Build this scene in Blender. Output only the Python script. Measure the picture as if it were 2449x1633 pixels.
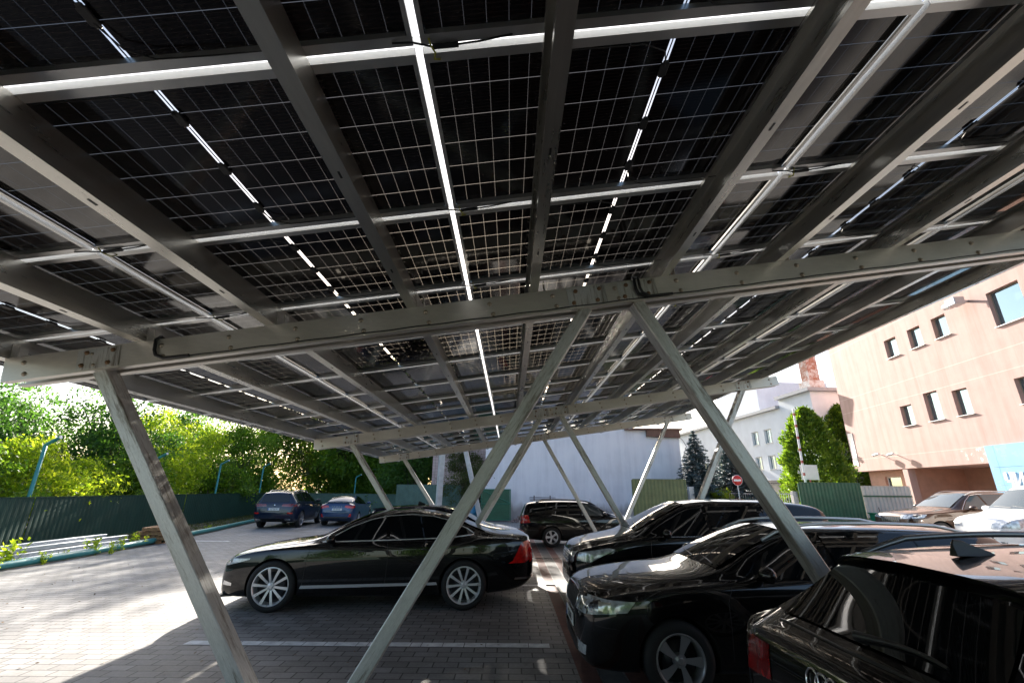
import bpy, bmesh, math, random
import numpy as np
from mathutils import Vector, Matrix
from mathutils.bvhtree import BVHTree
from mathutils.geometry import delaunay_2d_cdt

scene = bpy.context.scene
for o in list(bpy.data.objects):
    bpy.data.objects.remove(o)
C = scene.collection
rad = math.radians
rnd = random.Random(7)

# ------------------------------------------------------------ camera
cam_d = bpy.data.cameras.new('camera')
cam_d.sensor_width = 36.0
cam_d.lens = 15.82
cam_d.clip_start = 0.05
cam_d.clip_end = 2000
cam = bpy.data.objects.new('camera', cam_d)
C.objects.link(cam)
CAM_H = 1.78
def cam_axes(th, roll, yaw):
    f = Vector((math.sin(yaw)*math.cos(th), math.cos(yaw)*math.cos(th), math.sin(th)))
    r = Vector((math.cos(yaw), -math.sin(yaw), 0)); u = r.cross(f)
    return r*math.cos(roll)+u*math.sin(roll), u*math.cos(roll)-r*math.sin(roll), f
_r, _u, _f = cam_axes(rad(18.31), rad(0.4957), rad(0.0746))
m = Matrix((( _r.x, _u.x, -_f.x, 0), (_r.y, _u.y, -_f.y, 0), (_r.z, _u.z, -_f.z, CAM_H), (0, 0, 0, 1)))
cam.matrix_world = m
scene.camera = cam

# ------------------------------------------------------------ sky, sun, exposure
SUN_AZ, SUN_EL = rad(-5.45), rad(23.8)
w = bpy.data.worlds.new('World'); scene.world = w; w.use_nodes = True
wn = w.node_tree.nodes; wl = w.node_tree.links
sky = wn.new('ShaderNodeTexSky'); sky.sky_type = 'NISHITA'; sky.sun_disc = False
sky.sun_elevation = SUN_EL; sky.sun_rotation = SUN_AZ
sky.air_density = 1.0; sky.dust_density = 2.5; sky.ozone_density = 1.0
bg = wn['Background']; bg.inputs['Strength'].default_value = 0.075
wl.new(sky.outputs[0], bg.inputs['Color'])
sd = bpy.data.lights.new('sun', 'SUN'); sd.energy = 5.0; sd.angle = rad(0.55); sd.color = (1.0, 0.94, 0.85)
sun = bpy.data.objects.new('sun', sd); C.objects.link(sun)
S = Vector((math.sin(SUN_AZ)*math.cos(SUN_EL), math.cos(SUN_AZ)*math.cos(SUN_EL), math.sin(SUN_EL)))
sun.rotation_euler = S.to_track_quat('Z', 'Y').to_euler()
sun.location = (-4, 40, 30)
vs = scene.view_settings
vs.view_transform = 'Standard'; vs.look = 'None'; vs.exposure = 2.25; vs.gamma = 1.0
scene.render.engine = 'CYCLES'
scene.cycles.use_denoising = True
scene.cycles.max_bounces = 8
scene.cycles.transparent_max_bounces = 16
scene.cycles.caustics_reflective = False
scene.cycles.caustics_refractive = False
scene.cycles.sample_clamp_indirect = 6.0

# ------------------------------------------------------------ helpers
def tag(o, label=None, cat=None, group=None, kind=None):
    if label: o['label'] = label
    if cat: o['category'] = cat
    if group: o['group'] = group
    if kind: o['kind'] = kind
    return o

def empty(name, loc=(0, 0, 0), rz=0.0, label=None, cat=None, group=None):
    o = bpy.data.objects.new(name, None); C.objects.link(o)
    o.location = loc; o.rotation_euler = (0, 0, rz); o.empty_display_size = 0.3
    return tag(o, label, cat, group)

def obj(name, mesh, parent=None, mat=None):
    if mat is not None:
        mesh.materials.clear(); mesh.materials.append(mat)
    o = bpy.data.objects.new(name, mesh); C.objects.link(o)
    if parent is not None: o.parent = parent
    return o

def copy_tree(o, parent=None, loc=None, rz=None):
    c = o.copy(); C.objects.link(c)
    if parent is not None: c.parent = parent
    if loc is not None: c.location = loc
    if rz is not None: c.rotation_euler = (0, 0, rz)
    for ch in o.children: copy_tree(ch, c)
    return c

def smooth_by_angle(mesh, ang=35):
    bm = bmesh.new(); bm.from_mesh(mesh)
    a = rad(ang)
    for f in bm.faces: f.smooth = True
    for e in bm.edges:
        if len(e.link_faces) == 2 and e.calc_face_angle(0) > a: e.smooth = False
    bm.to_mesh(mesh); bm.free()

class MB:
    """collects shapes into one mesh"""
    def __init__(s): s.v = []; s.f = []; s.sm = []
    def add(s, vs, fs, smooth=False):
        b = len(s.v); s.v += [tuple(q) for q in vs]
        s.f += [tuple(b+i for i in f) for f in fs]; s.sm += [smooth]*len(fs); return s
    def box(s, c, d, M=None):
        x, y, z = d[0]/2, d[1]/2, d[2]/2
        P = [Vector((sx*x, sy*y, sz*z)) for sx in (-1, 1) for sy in (-1, 1) for sz in (-1, 1)]
        if M is not None: P = [M @ p for p in P]
        c = Vector(c)
        return s.add([p+c for p in P], [(0,1,3,2),(4,6,7,5),(0,4,5,1),(2,3,7,6),(0,2,6,4),(1,5,7,3)])
    def bb(s, lo, hi):
        return s.box([(a+b)/2 for a, b in zip(lo, hi)], [b-a for a, b in zip(lo, hi)])
    def bar(s, p0, p1, w, h, up=(0, 0, 1)):
        p0 = Vector(p0); p1 = Vector(p1); d = (p1-p0); L = d.length; d.normalize()
        u = Vector(up); sx = d.cross(u).normalized(); sz = sx.cross(d).normalized()
        M = Matrix((sx, d, sz)).transposed()
        return s.box((p0+p1)/2, (w, L, h), M)
    def tube(s, path, r, n=10, cap=True, smooth=True):
        path = [Vector(p) for p in path]; rs = r if isinstance(r, (list, tuple)) else [r]*len(path)
        V = []; prev = None
        for i, p in enumerate(path):
            t = (path[min(i+1, len(path)-1)]-path[max(i-1, 0)]).normalized()
            if prev is None:
                a = Vector((0, 0, 1)) if abs(t.z) < .9 else Vector((1, 0, 0))
                x = t.cross(a).normalized()
            else:
                x = (prev - t*prev.dot(t)).normalized()
            prev = x; y = t.cross(x)
            for k in range(n):
                a = 2*math.pi*k/n
                V.append(p+(x*math.cos(a)+y*math.sin(a))*rs[i])
        F = []
        for i in range(len(path)-1):
            for k in range(n):
                F.append((i*n+k, i*n+(k+1) % n, (i+1)*n+(k+1) % n, (i+1)*n+k))
        s.add(V, F, smooth)
        if cap:
            s.add(V[:n], [tuple(range(n))[::-1]]); s.add(V[-n:], [tuple(range(n))])
        return s
    def lathe(s, prof, n=32, axis='y', c=(0, 0, 0), smooth=True):
        """prof: (radius, offset along axis)"""
        V = []
        for r, h in prof:
            for k in range(n):
                a = 2*math.pi*k/n; q = (r*math.cos(a), r*math.sin(a))
                p = (q[0], h, q[1]) if axis == 'y' else ((q[0], q[1], h) if axis == 'z' else (h, q[0], q[1]))
                V.append((p[0]+c[0], p[1]+c[1], p[2]+c[2]))
        F = []
        for i in range(len(prof)-1):
            for k in range(n):
                F.append((i*n+k, i*n+(k+1) % n, (i+1)*n+(k+1) % n, (i+1)*n+k))
        return s.add(V, F, smooth)
    def prism(s, poly, a0, a1, axis='y', M=None):
        """poly 2D outline extruded along an axis (convex or simple outline)"""
        n = len(poly); V = []
        for a in (a0, a1):
            for p, q in poly:
                V.append({'y': (p, a, q), 'x': (a, p, q), 'z': (p, q, a)}[axis])
        if M is not None: V = [M @ Vector(v) for v in V]
        F = [tuple(range(n))[::-1], tuple(range(n, 2*n))]
        F += [(i, (i+1) % n, n+(i+1) % n, n+i) for i in range(n)]
        return s.add(V, F)
    def mesh(s, name, bevel=0, fix=True, weld=False, smooth_ang=None):
        me = bpy.data.meshes.new(name)
        me.from_pydata(s.v, [], s.f)
        me.polygons.foreach_set('use_smooth', s.sm)
        if fix or bevel or weld:
            bm = bmesh.new(); bm.from_mesh(me)
            if weld: bmesh.ops.remove_doubles(bm, verts=bm.verts, dist=1e-4)
            if fix: bmesh.ops.recalc_face_normals(bm, faces=bm.faces)
            if bevel:
                bmesh.ops.bevel(bm, geom=[e for e in bm.edges if len(e.link_faces) == 2 and e.calc_face_angle(0) > rad(40)],
                                offset=bevel, segments=1, affect='EDGES', clamp_overlap=True)
            bm.to_mesh(me); bm.free()
        if smooth_ang: smooth_by_angle(me, smooth_ang)
        me.update(); return me
    def build(s, name, mat, parent=None, **k):
        return obj(name, s.mesh(name, **k), parent, mat)

# ------------------------------------------------------------ materials
MATS = {}
def new_mat(name):
    m = bpy.data.materials.new(name); m.use_nodes = True
    nt = m.node_tree; return m, nt, nt.nodes, nt.links, nt.nodes['Principled BSDF']

def N(nt, typ, **k):
    n = nt.nodes.new(typ)
    for a, b in k.items(): setattr(n, a, b)
    return n

def math_n(nt, op, a, b=None, c=None):
    n = nt.nodes.new('ShaderNodeMath'); n.operation = op
    for i, v in enumerate((a, b, c)):
        if v is None: continue
        if isinstance(v, (int, float)): n.inputs[i].default_value = v
        else: nt.links.new(v, n.inputs[i])
    return n.outputs[0]

def ramp(nt, fac, stops):
    r = nt.nodes.new('ShaderNodeValToRGB'); cr = r.color_ramp
    while len(cr.elements) < len(stops): cr.elements.new(0.5)
    for e, (p, c) in zip(cr.elements, stops): e.position = p; e.color = (*c, 1)
    nt.links.new(fac, r.inputs[0]); return r.outputs[0]

def noise(nt, scale, detail=4, rough=.55, coord='Object', sc=None):
    tc = nt.nodes.new('ShaderNodeTexCoord'); n = nt.nodes.new('ShaderNodeTexNoise')
    n.inputs['Scale'].default_value = scale; n.inputs['Detail'].default_value = detail; n.inputs['Roughness'].default_value = rough
    src = tc.outputs[coord]
    if sc:
        mp = nt.nodes.new('ShaderNodeMapping'); mp.inputs['Scale'].default_value = sc
        nt.links.new(src, mp.inputs[0]); src = mp.outputs[0]
    nt.links.new(src, n.inputs['Vector']); return n.outputs['Fac']

def simple(name, col, rough=.5, metal=0.0, var=.0, vscale=6, bump=0, bscale=60, spec=.5, coat=0, emit=None, sc=None):
    if name in MATS: return MATS[name]
    m, nt, nd, lk, p = new_mat(name)
    p.inputs['Base Color'].default_value = (*col, 1); p.inputs['Roughness'].default_value = rough
    p.inputs['Metallic'].default_value = metal; p.inputs['Specular IOR Level'].default_value = spec
    p.inputs['Coat Weight'].default_value = coat; p.inputs['Coat Roughness'].default_value = .03
    if var:
        f = noise(nt, vscale, 5, .6, sc=sc)
        lo = tuple(c*(1-var) for c in col); hi = tuple(min(1, c*(1+var)) for c in col)
        lk.new(ramp(nt, f, [(.3, lo), (.7, hi)]), p.inputs['Base Color'])
        lk.new(math_n(nt, 'MULTIPLY_ADD', f, .25, rough-.12), p.inputs['Roughness'])
    if bump:
        f2 = noise(nt, bscale, 3)
        b = nd.new('ShaderNodeBump'); b.inputs['Strength'].default_value = bump; b.inputs['Distance'].default_value = .01
        lk.new(f2, b.inputs['Height']); lk.new(b.outputs[0], p.inputs['Normal'])
    MATS[name] = m; return m

def steel_mat(name, col, rough, metal, streak=(1, 1, 1), stain=None, var=.22, scale=5):
    """galvanised / zinc coated steel: spangle, brushing along the piece, dirty film"""
    m, nt, nd, lk, p = new_mat(name)
    f = noise(nt, scale, 6, .65, sc=streak); g = noise(nt, 45, 3, .6, sc=streak)
    mix = math_n(nt, 'MULTIPLY_ADD', g, .35, math_n(nt, 'MULTIPLY', f, .65))
    lo = tuple(c*(1-var) for c in col); hi = tuple(min(1, c*(1+var)) for c in col)
    colr = ramp(nt, mix, [(.32, lo), (.68, hi)])
    if stain:
        h = noise(nt, 1.5, 9, .78, sc=streak)
        r = ramp(nt, h, [(.49, (0, 0, 0)), (.60, (1, 1, 1))])
        mx = nd.new('ShaderNodeMix'); mx.data_type = 'RGBA'
        lk.new(r, mx.inputs['Factor']); lk.new(colr, mx.inputs['A']); mx.inputs['B'].default_value = (*stain, 1)
        colr = mx.outputs['Result']
    lk.new(colr, p.inputs['Base Color'])
    p.inputs['Metallic'].default_value = metal
    lk.new(math_n(nt, 'MULTIPLY_ADD', mix, .3, rough-.15), p.inputs['Roughness'])
    b = nd.new('ShaderNodeBump'); b.inputs['Strength'].default_value = .12; b.inputs['Distance'].default_value = .004
    lk.new(g, b.inputs['Height']); lk.new(b.outputs[0], p.inputs['Normal'])
    return m

GALV = steel_mat('galvanised_steel', (.66, .625, .57), .40, .62, (.25, 1, 1), var=.12)
GALVB = steel_mat('galvanised_purlin', (.58, .565, .52), .30, .92, (1, .12, 1), var=.12)
STRUT = steel_mat('weathered_strut_steel', (.66, .66, .64), .42, .55, (7, 7, .8), stain=(.25, .225, .19), var=.28, scale=3)
ALU = simple('aluminium', (.62, .62, .61), .38, .8, var=.08, vscale=3)
BLACK = simple('black_plastic', (.012, .012, .013), .42)
RUBBER = simple('tyre_rubber', (.014, .014, .014), .75, var=.2, vscale=20)
CHROME = simple('chrome', (.75, .76, .78), .10, 1.0)
CABLE = simple('cable_sheath', (.012, .012, .013), .5)

def panel_mat():
    """bifacial module seen from below: black cells, clear glass in the gaps between the cells"""
    m, nt, nd, lk, p = new_mat('bifacial_cells')
    tc = nd.new('ShaderNodeTexCoord'); sx = nd.new('ShaderNodeSeparateXYZ'); lk.new(tc.outputs['Object'], sx.inputs[0])
    x, y = sx.outputs[0], sx.outputs[1]
    ax = math_n(nt, 'ABSOLUTE', x)
    # columns of half cells: pitch PX from the middle gap outwards
    xs = math_n(nt, 'SUBTRACT', ax, .012)
    fx = math_n(nt, 'ABSOLUTE', math_n(nt, 'SUBTRACT', math_n(nt, 'FRACT', math_n(nt, 'ADD', math_n(nt, 'DIVIDE', xs, PX), .5)), .5))
    lx = math_n(nt, 'LESS_THAN', math_n(nt, 'MULTIPLY', fx, PX), .0006)
    ys = math_n(nt, 'DIVIDE', y, PY)
    fy = math_n(nt, 'ABSOLUTE', math_n(nt, 'SUBTRACT', math_n(nt, 'FRACT', math_n(nt, 'ADD', ys, .5)), .5))
    ly = math_n(nt, 'LESS_THAN', math_n(nt, 'MULTIPLY', fy, PY), .0013)
    mid = math_n(nt, 'MULTIPLY', math_n(nt, 'LESS_THAN', ax, .012), math_n(nt, 'GREATER_THAN', ax, .0035))
    edge = math_n(nt, 'MAXIMUM', math_n(nt, 'GREATER_THAN', ax, .012+12*PX-.002), math_n(nt, 'GREATER_THAN', math_n(nt, 'ABSOLUTE', y), 3*PY-.002))
    gap = math_n(nt, 'MAXIMUM', math_n(nt, 'MAXIMUM', lx, ly), math_n(nt, 'MAXIMUM', mid, edge))
    # fine metal fingers on the cells, faint
    fg = math_n(nt, 'ABSOLUTE', math_n(nt, 'SUBTRACT', math_n(nt, 'FRACT', math_n(nt, 'MULTIPLY', y, 52)), .5))
    col = ramp(nt, fg, [(.0, (.026, .020, .020)), (.35, (.010, .0075, .0085))])
    lk.new(col, p.inputs['Base Color']); p.inputs['Roughness'].default_value = .09; p.inputs['IOR'].default_value = 1.5
    p.inputs['Specular IOR Level'].default_value = .5
    wav = noise(nt, 1.6, 2, .4)
    b = nd.new('ShaderNodeBump'); b.inputs['Strength'].default_value = .02; b.inputs['Distance'].default_value = .02
    lk.new(wav, b.inputs['Height']); lk.new(b.outputs[0], p.inputs['Normal'])
    tr = nd.new('ShaderNodeBsdfTransparent')
    wide = math_n(nt, 'MAXIMUM', mid, edge)
    lv = math_n(nt, 'MAXIMUM', math_n(nt, 'MULTIPLY', ly, .11), math_n(nt, 'MAXIMUM', math_n(nt, 'MULTIPLY', wide, .8), .075))
    cc = nd.new('ShaderNodeCombineColor'); lk.new(lv, cc.inputs[0]); lk.new(math_n(nt, 'MULTIPLY', lv, .97), cc.inputs[1]); lk.new(math_n(nt, 'MULTIPLY', lv, .92), cc.inputs[2]); lk.new(cc.outputs[0], tr.inputs[0])
    mx = nd.new('ShaderNodeMixShader'); lk.new(gap, mx.inputs[0]); lk.new(p.outputs[0], mx.inputs[1]); lk.new(tr.outputs[0], mx.inputs[2])
    lk.new(mx.outputs[0], nd['Material Output'].inputs['Surface'])
    return m

def strip_mat():
    m, nt, nd, lk, p = new_mat('clear_gap_strip')
    tl = nd.new('ShaderNodeBsdfTranslucent'); tl.inputs[0].default_value = (.85, .86, .86, 1)
    tr = nd.new('ShaderNodeBsdfTransparent'); tr.inputs[0].default_value = (.8, .8, .8, 1)
    mx = nd.new('ShaderNodeMixShader'); mx.inputs[0].default_value = .45
    lk.new(tl.outputs[0], mx.inputs[1]); lk.new(tr.outputs[0], mx.inputs[2])
    gl = nd.new('ShaderNodeBsdfGlossy'); gl.inputs['Roughness'].default_value = .2; gl.inputs[0].default_value = (.9, .9, .9, 1)
    m2 = nd.new('ShaderNodeMixShader'); m2.inputs[0].default_value = .12
    lk.new(mx.outputs[0], m2.inputs[1]); lk.new(gl.outputs[0], m2.inputs[2])
    lk.new(m2.outputs[0], nd['Material Output'].inputs['Surface'])
    return m

def paint(name, col, rough=.22, metal=.0, flake=0):
    if name in MATS: return MATS[name]
    m, nt, nd, lk, p = new_mat(name)
    p.inputs['Base Color'].default_value = (*col, 1); p.inputs['Roughness'].default_value = rough
    p.inputs['Metallic'].default_value = metal
    p.inputs['Coat Weight'].default_value = 1; p.inputs['Coat Roughness'].default_value = .015; p.inputs['Coat IOR'].default_value = 1.5
    p.inputs['Specular IOR Level'].default_value = .12
    d = noise(nt, 3.0, 6, .7)
    lk.new(math_n(nt, 'MULTIPLY_ADD', d, .02, .0), p.inputs['Coat Roughness'])
    MATS[name] = m; return m

def glass_dark(name, col=(.006, .007, .008), rough=.02, spec=.55):
    if name in MATS: return MATS[name]
    m, nt, nd, lk, p = new_mat(name)
    p.inputs['Base Color'].default_value = (*col, 1); p.inputs['Roughness'].default_value = rough
    p.inputs['Specular IOR Level'].default_value = spec; p.inputs['IOR'].default_value = 1.55
    MATS[name] = m; return m

def lens_mat(name, col, rough=.08, metal=.0):
    if name in MATS: return MATS[name]
    m, nt, nd, lk, p = new_mat(name)
    f = noise(nt, 14, 3, .5)
    lk.new(ramp(nt, f, [(.35, tuple(c*.45 for c in col)), (.65, col)]), p.inputs['Base Color'])
    p.inputs['Roughness'].default_value = rough; p.inputs['Metallic'].default_value = metal
    p.inputs['Coat Weight'].default_value = 1; p.inputs['Coat Roughness'].default_value = .02
    MATS[name] = m; return m

# ------------------------------------------------------------ ground
def paver_mat():
    m, nt, nd, lk, p = new_mat('concrete_pavers')
    tc = nd.new('ShaderNodeTexCoord')
    br = nd.new('ShaderNodeTexBrick'); lk.new(tc.outputs['Object'], br.inputs['Vector'])
    br.offset = .5; br.inputs['Scale'].default_value = 1.0
    br.inputs['Brick Width'].default_value = .27; br.inputs['Row Height'].default_value = .16
    br.inputs['Mortar Size'].default_value = .008; br.inputs['Mortar Smooth'].default_value = .25; br.inputs['Bias'].default_value = -.1
    br.inputs['Color1'].default_value = (.205, .195, .185, 1); br.inputs['Color2'].default_value = (.30, .285, .27, 1)
    br.inputs['Mortar'].default_value = (.045, .040, .034, 1)
    f = noise(nt, .8, 6, .65); g = noise(nt, 30, 4, .6)
    st = ramp(nt, f, [(.30, (.62, .60, .58)), (.55, (1, 1, 1)), (.8, (1.12, 1.1, 1.06))])
    mu = nd.new('ShaderNodeMix'); mu.data_type = 'RGBA'; mu.blend_type = 'MULTIPLY'; mu.inputs['Factor'].default_value = 1
    lk.new(br.outputs['Color'], mu.inputs['A']); lk.new(st, mu.inputs['B'])
    m2 = nd.new('ShaderNodeMix'); m2.data_type = 'RGBA'; m2.blend_type = 'MULTIPLY'; m2.inputs['Factor'].default_value = .55
    lk.new(mu.outputs['Result'], m2.inputs['A']); lk.new(ramp(nt, g, [(.25, (.6, .6, .6)), (.75, (1.25, 1.25, 1.25))]), m2.inputs['B'])
    h2 = noise(nt, .33, 3, .5); h3 = noise(nt, 2.4, 6, .7)
    sp = ramp(nt, math_n(nt, 'MULTIPLY', h2, h3), [(.20, (1, 1, 1)), (.33, (1, 1, 1)), (.40, (.62, .59, .56))])
    m3 = nd.new('ShaderNodeMix'); m3.data_type = 'RGBA'; m3.blend_type = 'MULTIPLY'; m3.inputs['Factor'].default_value = 1
    lk.new(m2.outputs['Result'], m3.inputs['A']); lk.new(sp, m3.inputs['B'])
    lk.new(m3.outputs['Result'], p.inputs['Base Color'])
    lk.new(math_n(nt, 'MULTIPLY_ADD', f, .3, .5), p.inputs['Roughness'])
    b = nd.new('ShaderNodeBump'); b.inputs['Strength'].default_value = .7; b.inputs['Distance'].default_value = .008
    h = math_n(nt, 'ADD', math_n(nt, 'MULTIPLY', math_n(nt, 'SUBTRACT', 1, br.outputs['Fac']), 1.0), math_n(nt, 'MULTIPLY', g, .25))
    lk.new(h, b.inputs['Height']); lk.new(b.outputs[0], p.inputs['Normal'])
    return m

def sheet(name, pts, z, mat, label=None):
    me = bpy.data.meshes.new(name)
    me.from_pydata([(x, y, z) for x, y in pts], [], [tuple(range(len(pts)))])
    o = obj(name, me, None, mat); o['kind'] = 'structure'; return o

SOIL = simple('soil', (.11, .09, .06), .95, var=.45, vscale=1.3, bump=.6, bscale=12)
sheet('ground', [(-600, -200), (600, -200), (600, 900), (-600, 900)], -.012, SOIL)
PAVE = paver_mat()
sheet('paved_lot', [(-11.4, -12), (26, -12), (26, 44), (-16.2, 44), (-13.9, 26.4), (-11.9, 17.5), (-11.35, 13.3)], 0, PAVE)
LINE = simple('worn_white_paint', (.74, .74, .72), .7, var=.25, vscale=7)
def markings():
    # painted on the pavers: each paver takes the paint a little differently, so the line is a row of short dashes
    for i, (y, x0, x1) in enumerate([(6.33, -3.9, .50), (9.98, -3.9, .95), (13.70, -3.9, 1.5), (6.33, 1.6, 5.6), (9.98, 1.6, 5.6), (2.6, -3.9, .5), (17.35, -13, -9.9)]):
        mb = MB(); x = x0
        while x < x1:
            l = rnd.choice((.25, .25, .51, .12))
            e = min(x1, x+l)
            j = rnd.uniform(-.004, .004)
            mb.add([(x, y-.075+j, .004), (e, y-.075+j, .004), (e, y+.075+j, .004), (x, y+.075+j, .004)], [(0, 1, 2, 3)])
            x = e+.009
        o = mb.build('parking_marking', LINE, fix=False); o['kind'] = 'structure'
markings()
RED = simple('red_pavers', (.145, .062, .045), .8, var=.3, vscale=9, bump=.3, bscale=20)
DARKP = simple('drain_channel_concrete', (.12, .115, .11), .8, var=.3, vscale=6)
for x0, x1, mt in ((.72, .92, RED), (1.20, 1.40, RED)):
    sheet('red_paving_band', [(x0, -6), (x1, -6), (x1, 24), (x0, 24)], .004, mt)
sheet('drain_channel', [(.94, -6), (1.18, -6), (1.18, 24), (.94, 24)], .004, DARKP)

# ------------------------------------------------------------ solar carport
K = 1.04
ZP = CAM_H + 1.747*K
SL = .147
PHI = math.atan(SL); CP, SP = math.cos(PHI), math.sin(PHI)
def T(u, v, n): return Vector((u*CP - n*SP, v, ZP + u*SP + n*CP))
def uX(X, n):   # u of a point with world X at local height n
    return (X + n*SP)/CP
RT = (0, -PHI, 0)
PITCH_U, PITCH_V = 2.284, 1.155
U0 = -.407
V0 = 1.417
PX, PY = 0.0926, .1815
NROW0, NROW1 = -6, 14
car_port = empty('solar_carport', (0, 0, 0), 0, 'galvanised steel carport with V shaped struts, its sloping roof made of dark see-through solar panels', 'carport')
CELLS = panel_mat(); STRIP = strip_mat()

def panel_meshes():
    hw, hv = PITCH_U/2-.016, PITCH_V/2-.020
    me = bpy.data.meshes.new('solar_panel')
    me.from_pydata([(-hw, -hv, .03), (hw, -hv, .03), (hw, hv, .03), (-hw, hv, .03)], [], [(0, 1, 2, 3)])
    me.materials.append(CELLS)
    fr = MB(); d = .040; wx, wy = .020, .045
    # hollow L section: lip underneath, wall outside
    for sy in (-1, 1):
        fr.box((0, sy*(hv-wy/2), .0015), (2*hw, wy, .003)); fr.box((0, sy*(hv-.0015), d/2+.003), (2*hw, .003, d))
        fr.box((0, sy*(hv-wy+.002), .018), (2*hw-.05, .003, .030))
    for sx in (-1, 1):
        fr.box((sx*(hw-wx/2), 0, .0015), (wx, 2*hv-2*wy, .0028)); fr.box((sx*(hw-.0015), 0, d/2+.003), (.003, 2*hv-.008, d))
    jb = MB(); jb.box((0, 0, 0), (.040, .070, .017)); jb.box((0, .036, .002), (.026, .022, .012)); jb.box((0, -.036, .002), (.026, .022, .012))
    cb = MB(); cb2 = MB()
    cb.tube([(0, .36, .012), (.03, .46, .004), (.12, .505, -.004), (.35, .515, .0), (.62, .517, .002)], .0035, 6)
    cb2.tube([(0, -.36, .012), (-.03, -.45, .004), (-.14, -.50, -.002), (-.5, -.505, .002)], .0035, 6)
    cb.tube([(.57, .517, .002), (.67, .517, .002)], .009, 8)
    return me, fr.mesh('panel_frame'), jb.mesh('junction_box', bevel=.004), cb.mesh('lead_cable'), cb2.mesh('lead_cable')
pm, fm, jm, cm, cm2 = panel_meshes()
fm.materials.append(ALU); fm.materials.append(simple('painted_gap_glow', (.60, .60, .59), .35, .2))  # frame walls at the gaps whitened, standing in for light glancing off aluminium
_hw, _hv = PITCH_U/2-.016, PITCH_V/2-.020
for p_ in fm.polygons:
    if abs(p_.center.y) > _hv-.0005 or abs(p_.center.x) > _hw-.0005: p_.material_index = 1
jm.materials.append(BLACK); cm.materials.append(CABLE); cm2.materials.append(CABLE)
for ci in range(5):
    uc = U0 + (ci-1.5)*PITCH_U + 0
    for rj in range(NROW0, NROW1):
        vc = V0 + (rj+.5)*PITCH_V
        po = obj('solar_panel', pm, car_port); po.location = T(uc, vc, 0); po.rotation_euler = RT
        obj('panel_frame', fm, po)
        if vc > 0:
            for yy in (-.34, 0, .34):
                j = obj('junction_box', jm, po); j.location = (0, yy, .019)
            obj('lead_cable', cm, po); obj('lead_cable', cm2, po)

# the rest of the roof behind the camera, one part
def far_roof():
    V = []; F = []
    hw, hv = PITCH_U/2-.016, PITCH_V/2-.020
    cells = MB(); fr = MB()
    for ci in range(5):
        for rj in range(NROW0-9, NROW0):
            c = T(U0+(ci-1.5)*PITCH_U, V0+(rj+.5)*PITCH_V, 0)
            Rm = Matrix.Rotation(-PHI, 3, 'Y')
            cells.add([c + Rm @ Vector((x, y, .03)) for x, y in ((-hw, -hv), (hw, -hv), (hw, hv), (-hw, hv))], [(0, 1, 2, 3)])
    o = cells.build('solar_panels', simple('far_cells', (.008, .008, .012), .09), car_port, fix=False); o['kind'] = 'stuff'
far_roof()

VA, VB = V0 + NROW0*PITCH_V, V0 + NROW1*PITCH_V
UA, UB = U0 - 2*PITCH_U, U0 + 3*PITCH_U
# clear strips that close the gaps between the panels, lying on the panel frames
def strips():
    for rj in range(NROW0+1, NROW1):
        v = V0 + rj*PITCH_V
        mb = MB(); mb.box((0, 0, 0), (UB-UA, .048, .003))
        o = mb.build('gap_cover', STRIP, car_port); o.location = T((UA+UB)/2, v, .047); o.rotation_euler = RT
    for ci in range(1, 5):
        u = UA + ci*PITCH_U
        mb = MB(); mb.box((0, 0, 0), (.036, VB-VA, .003))
        o = mb.build('gap_cover', STRIP, car_port); o.location = T(u, (VA+VB)/2, .052); o.rotation_euler = RT
strips()

# purlins: lipped C sections running along the carport
PD = .19*K
def purlin(Xr, vb=VB+.02):
    n0 = -PD/1.0
    ur = uX(Xr*K, -PD); d = PD*CP; wdt = .078; t = .004
    mb = MB()
    L0, L1 = VA-9*PITCH_V, vb
    def pl(u0, u1, n0_, n1_):
        P = [T(u, v, n) for v in (L0, L1) for (u, n) in ((u0, n0_), (u1, n0_), (u1, n1_), (u0, n1_))]
        mb.add(P, [(0, 1, 2, 3), (7, 6, 5, 4), (0, 4, 5, 1), (1, 5, 6, 2), (2, 6, 7, 3), (3, 7, 4, 0)])
    top = -.001
    pl(ur-t, ur, -d, top)                       # web
    pl(ur-wdt, ur-t, -d, -d+t)                  # bottom flange
    pl(ur-wdt, ur-t, top-t, top)                # top flange
    pl(ur-wdt, ur-wdt+t, -d+t, -d+.022)         # lips
    pl(ur-wdt, ur-wdt+t, top-.022, top-t)
    o = mb.build('purlin', GALVB, car_port)
    sl = MB()
    v = -.2
    while v < L1:
        for vv in (v, ):
            P = T(ur-wdt*.5, vv, -d-.0012)
            sl.box(P, (.011, .05, .002), Matrix.Rotation(-PHI, 3, 'Y'))
        v += 1.04
    sl.build('slot_hole', BLACK, o)['kind'] = 'stuff'
    return ur
PURL = [-4.02, -2.965, -1.935, -.795, .22, 1.34, 2.35, 3.39, 4.47, 5.53]
for X in PURL: purlin(X)

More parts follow.
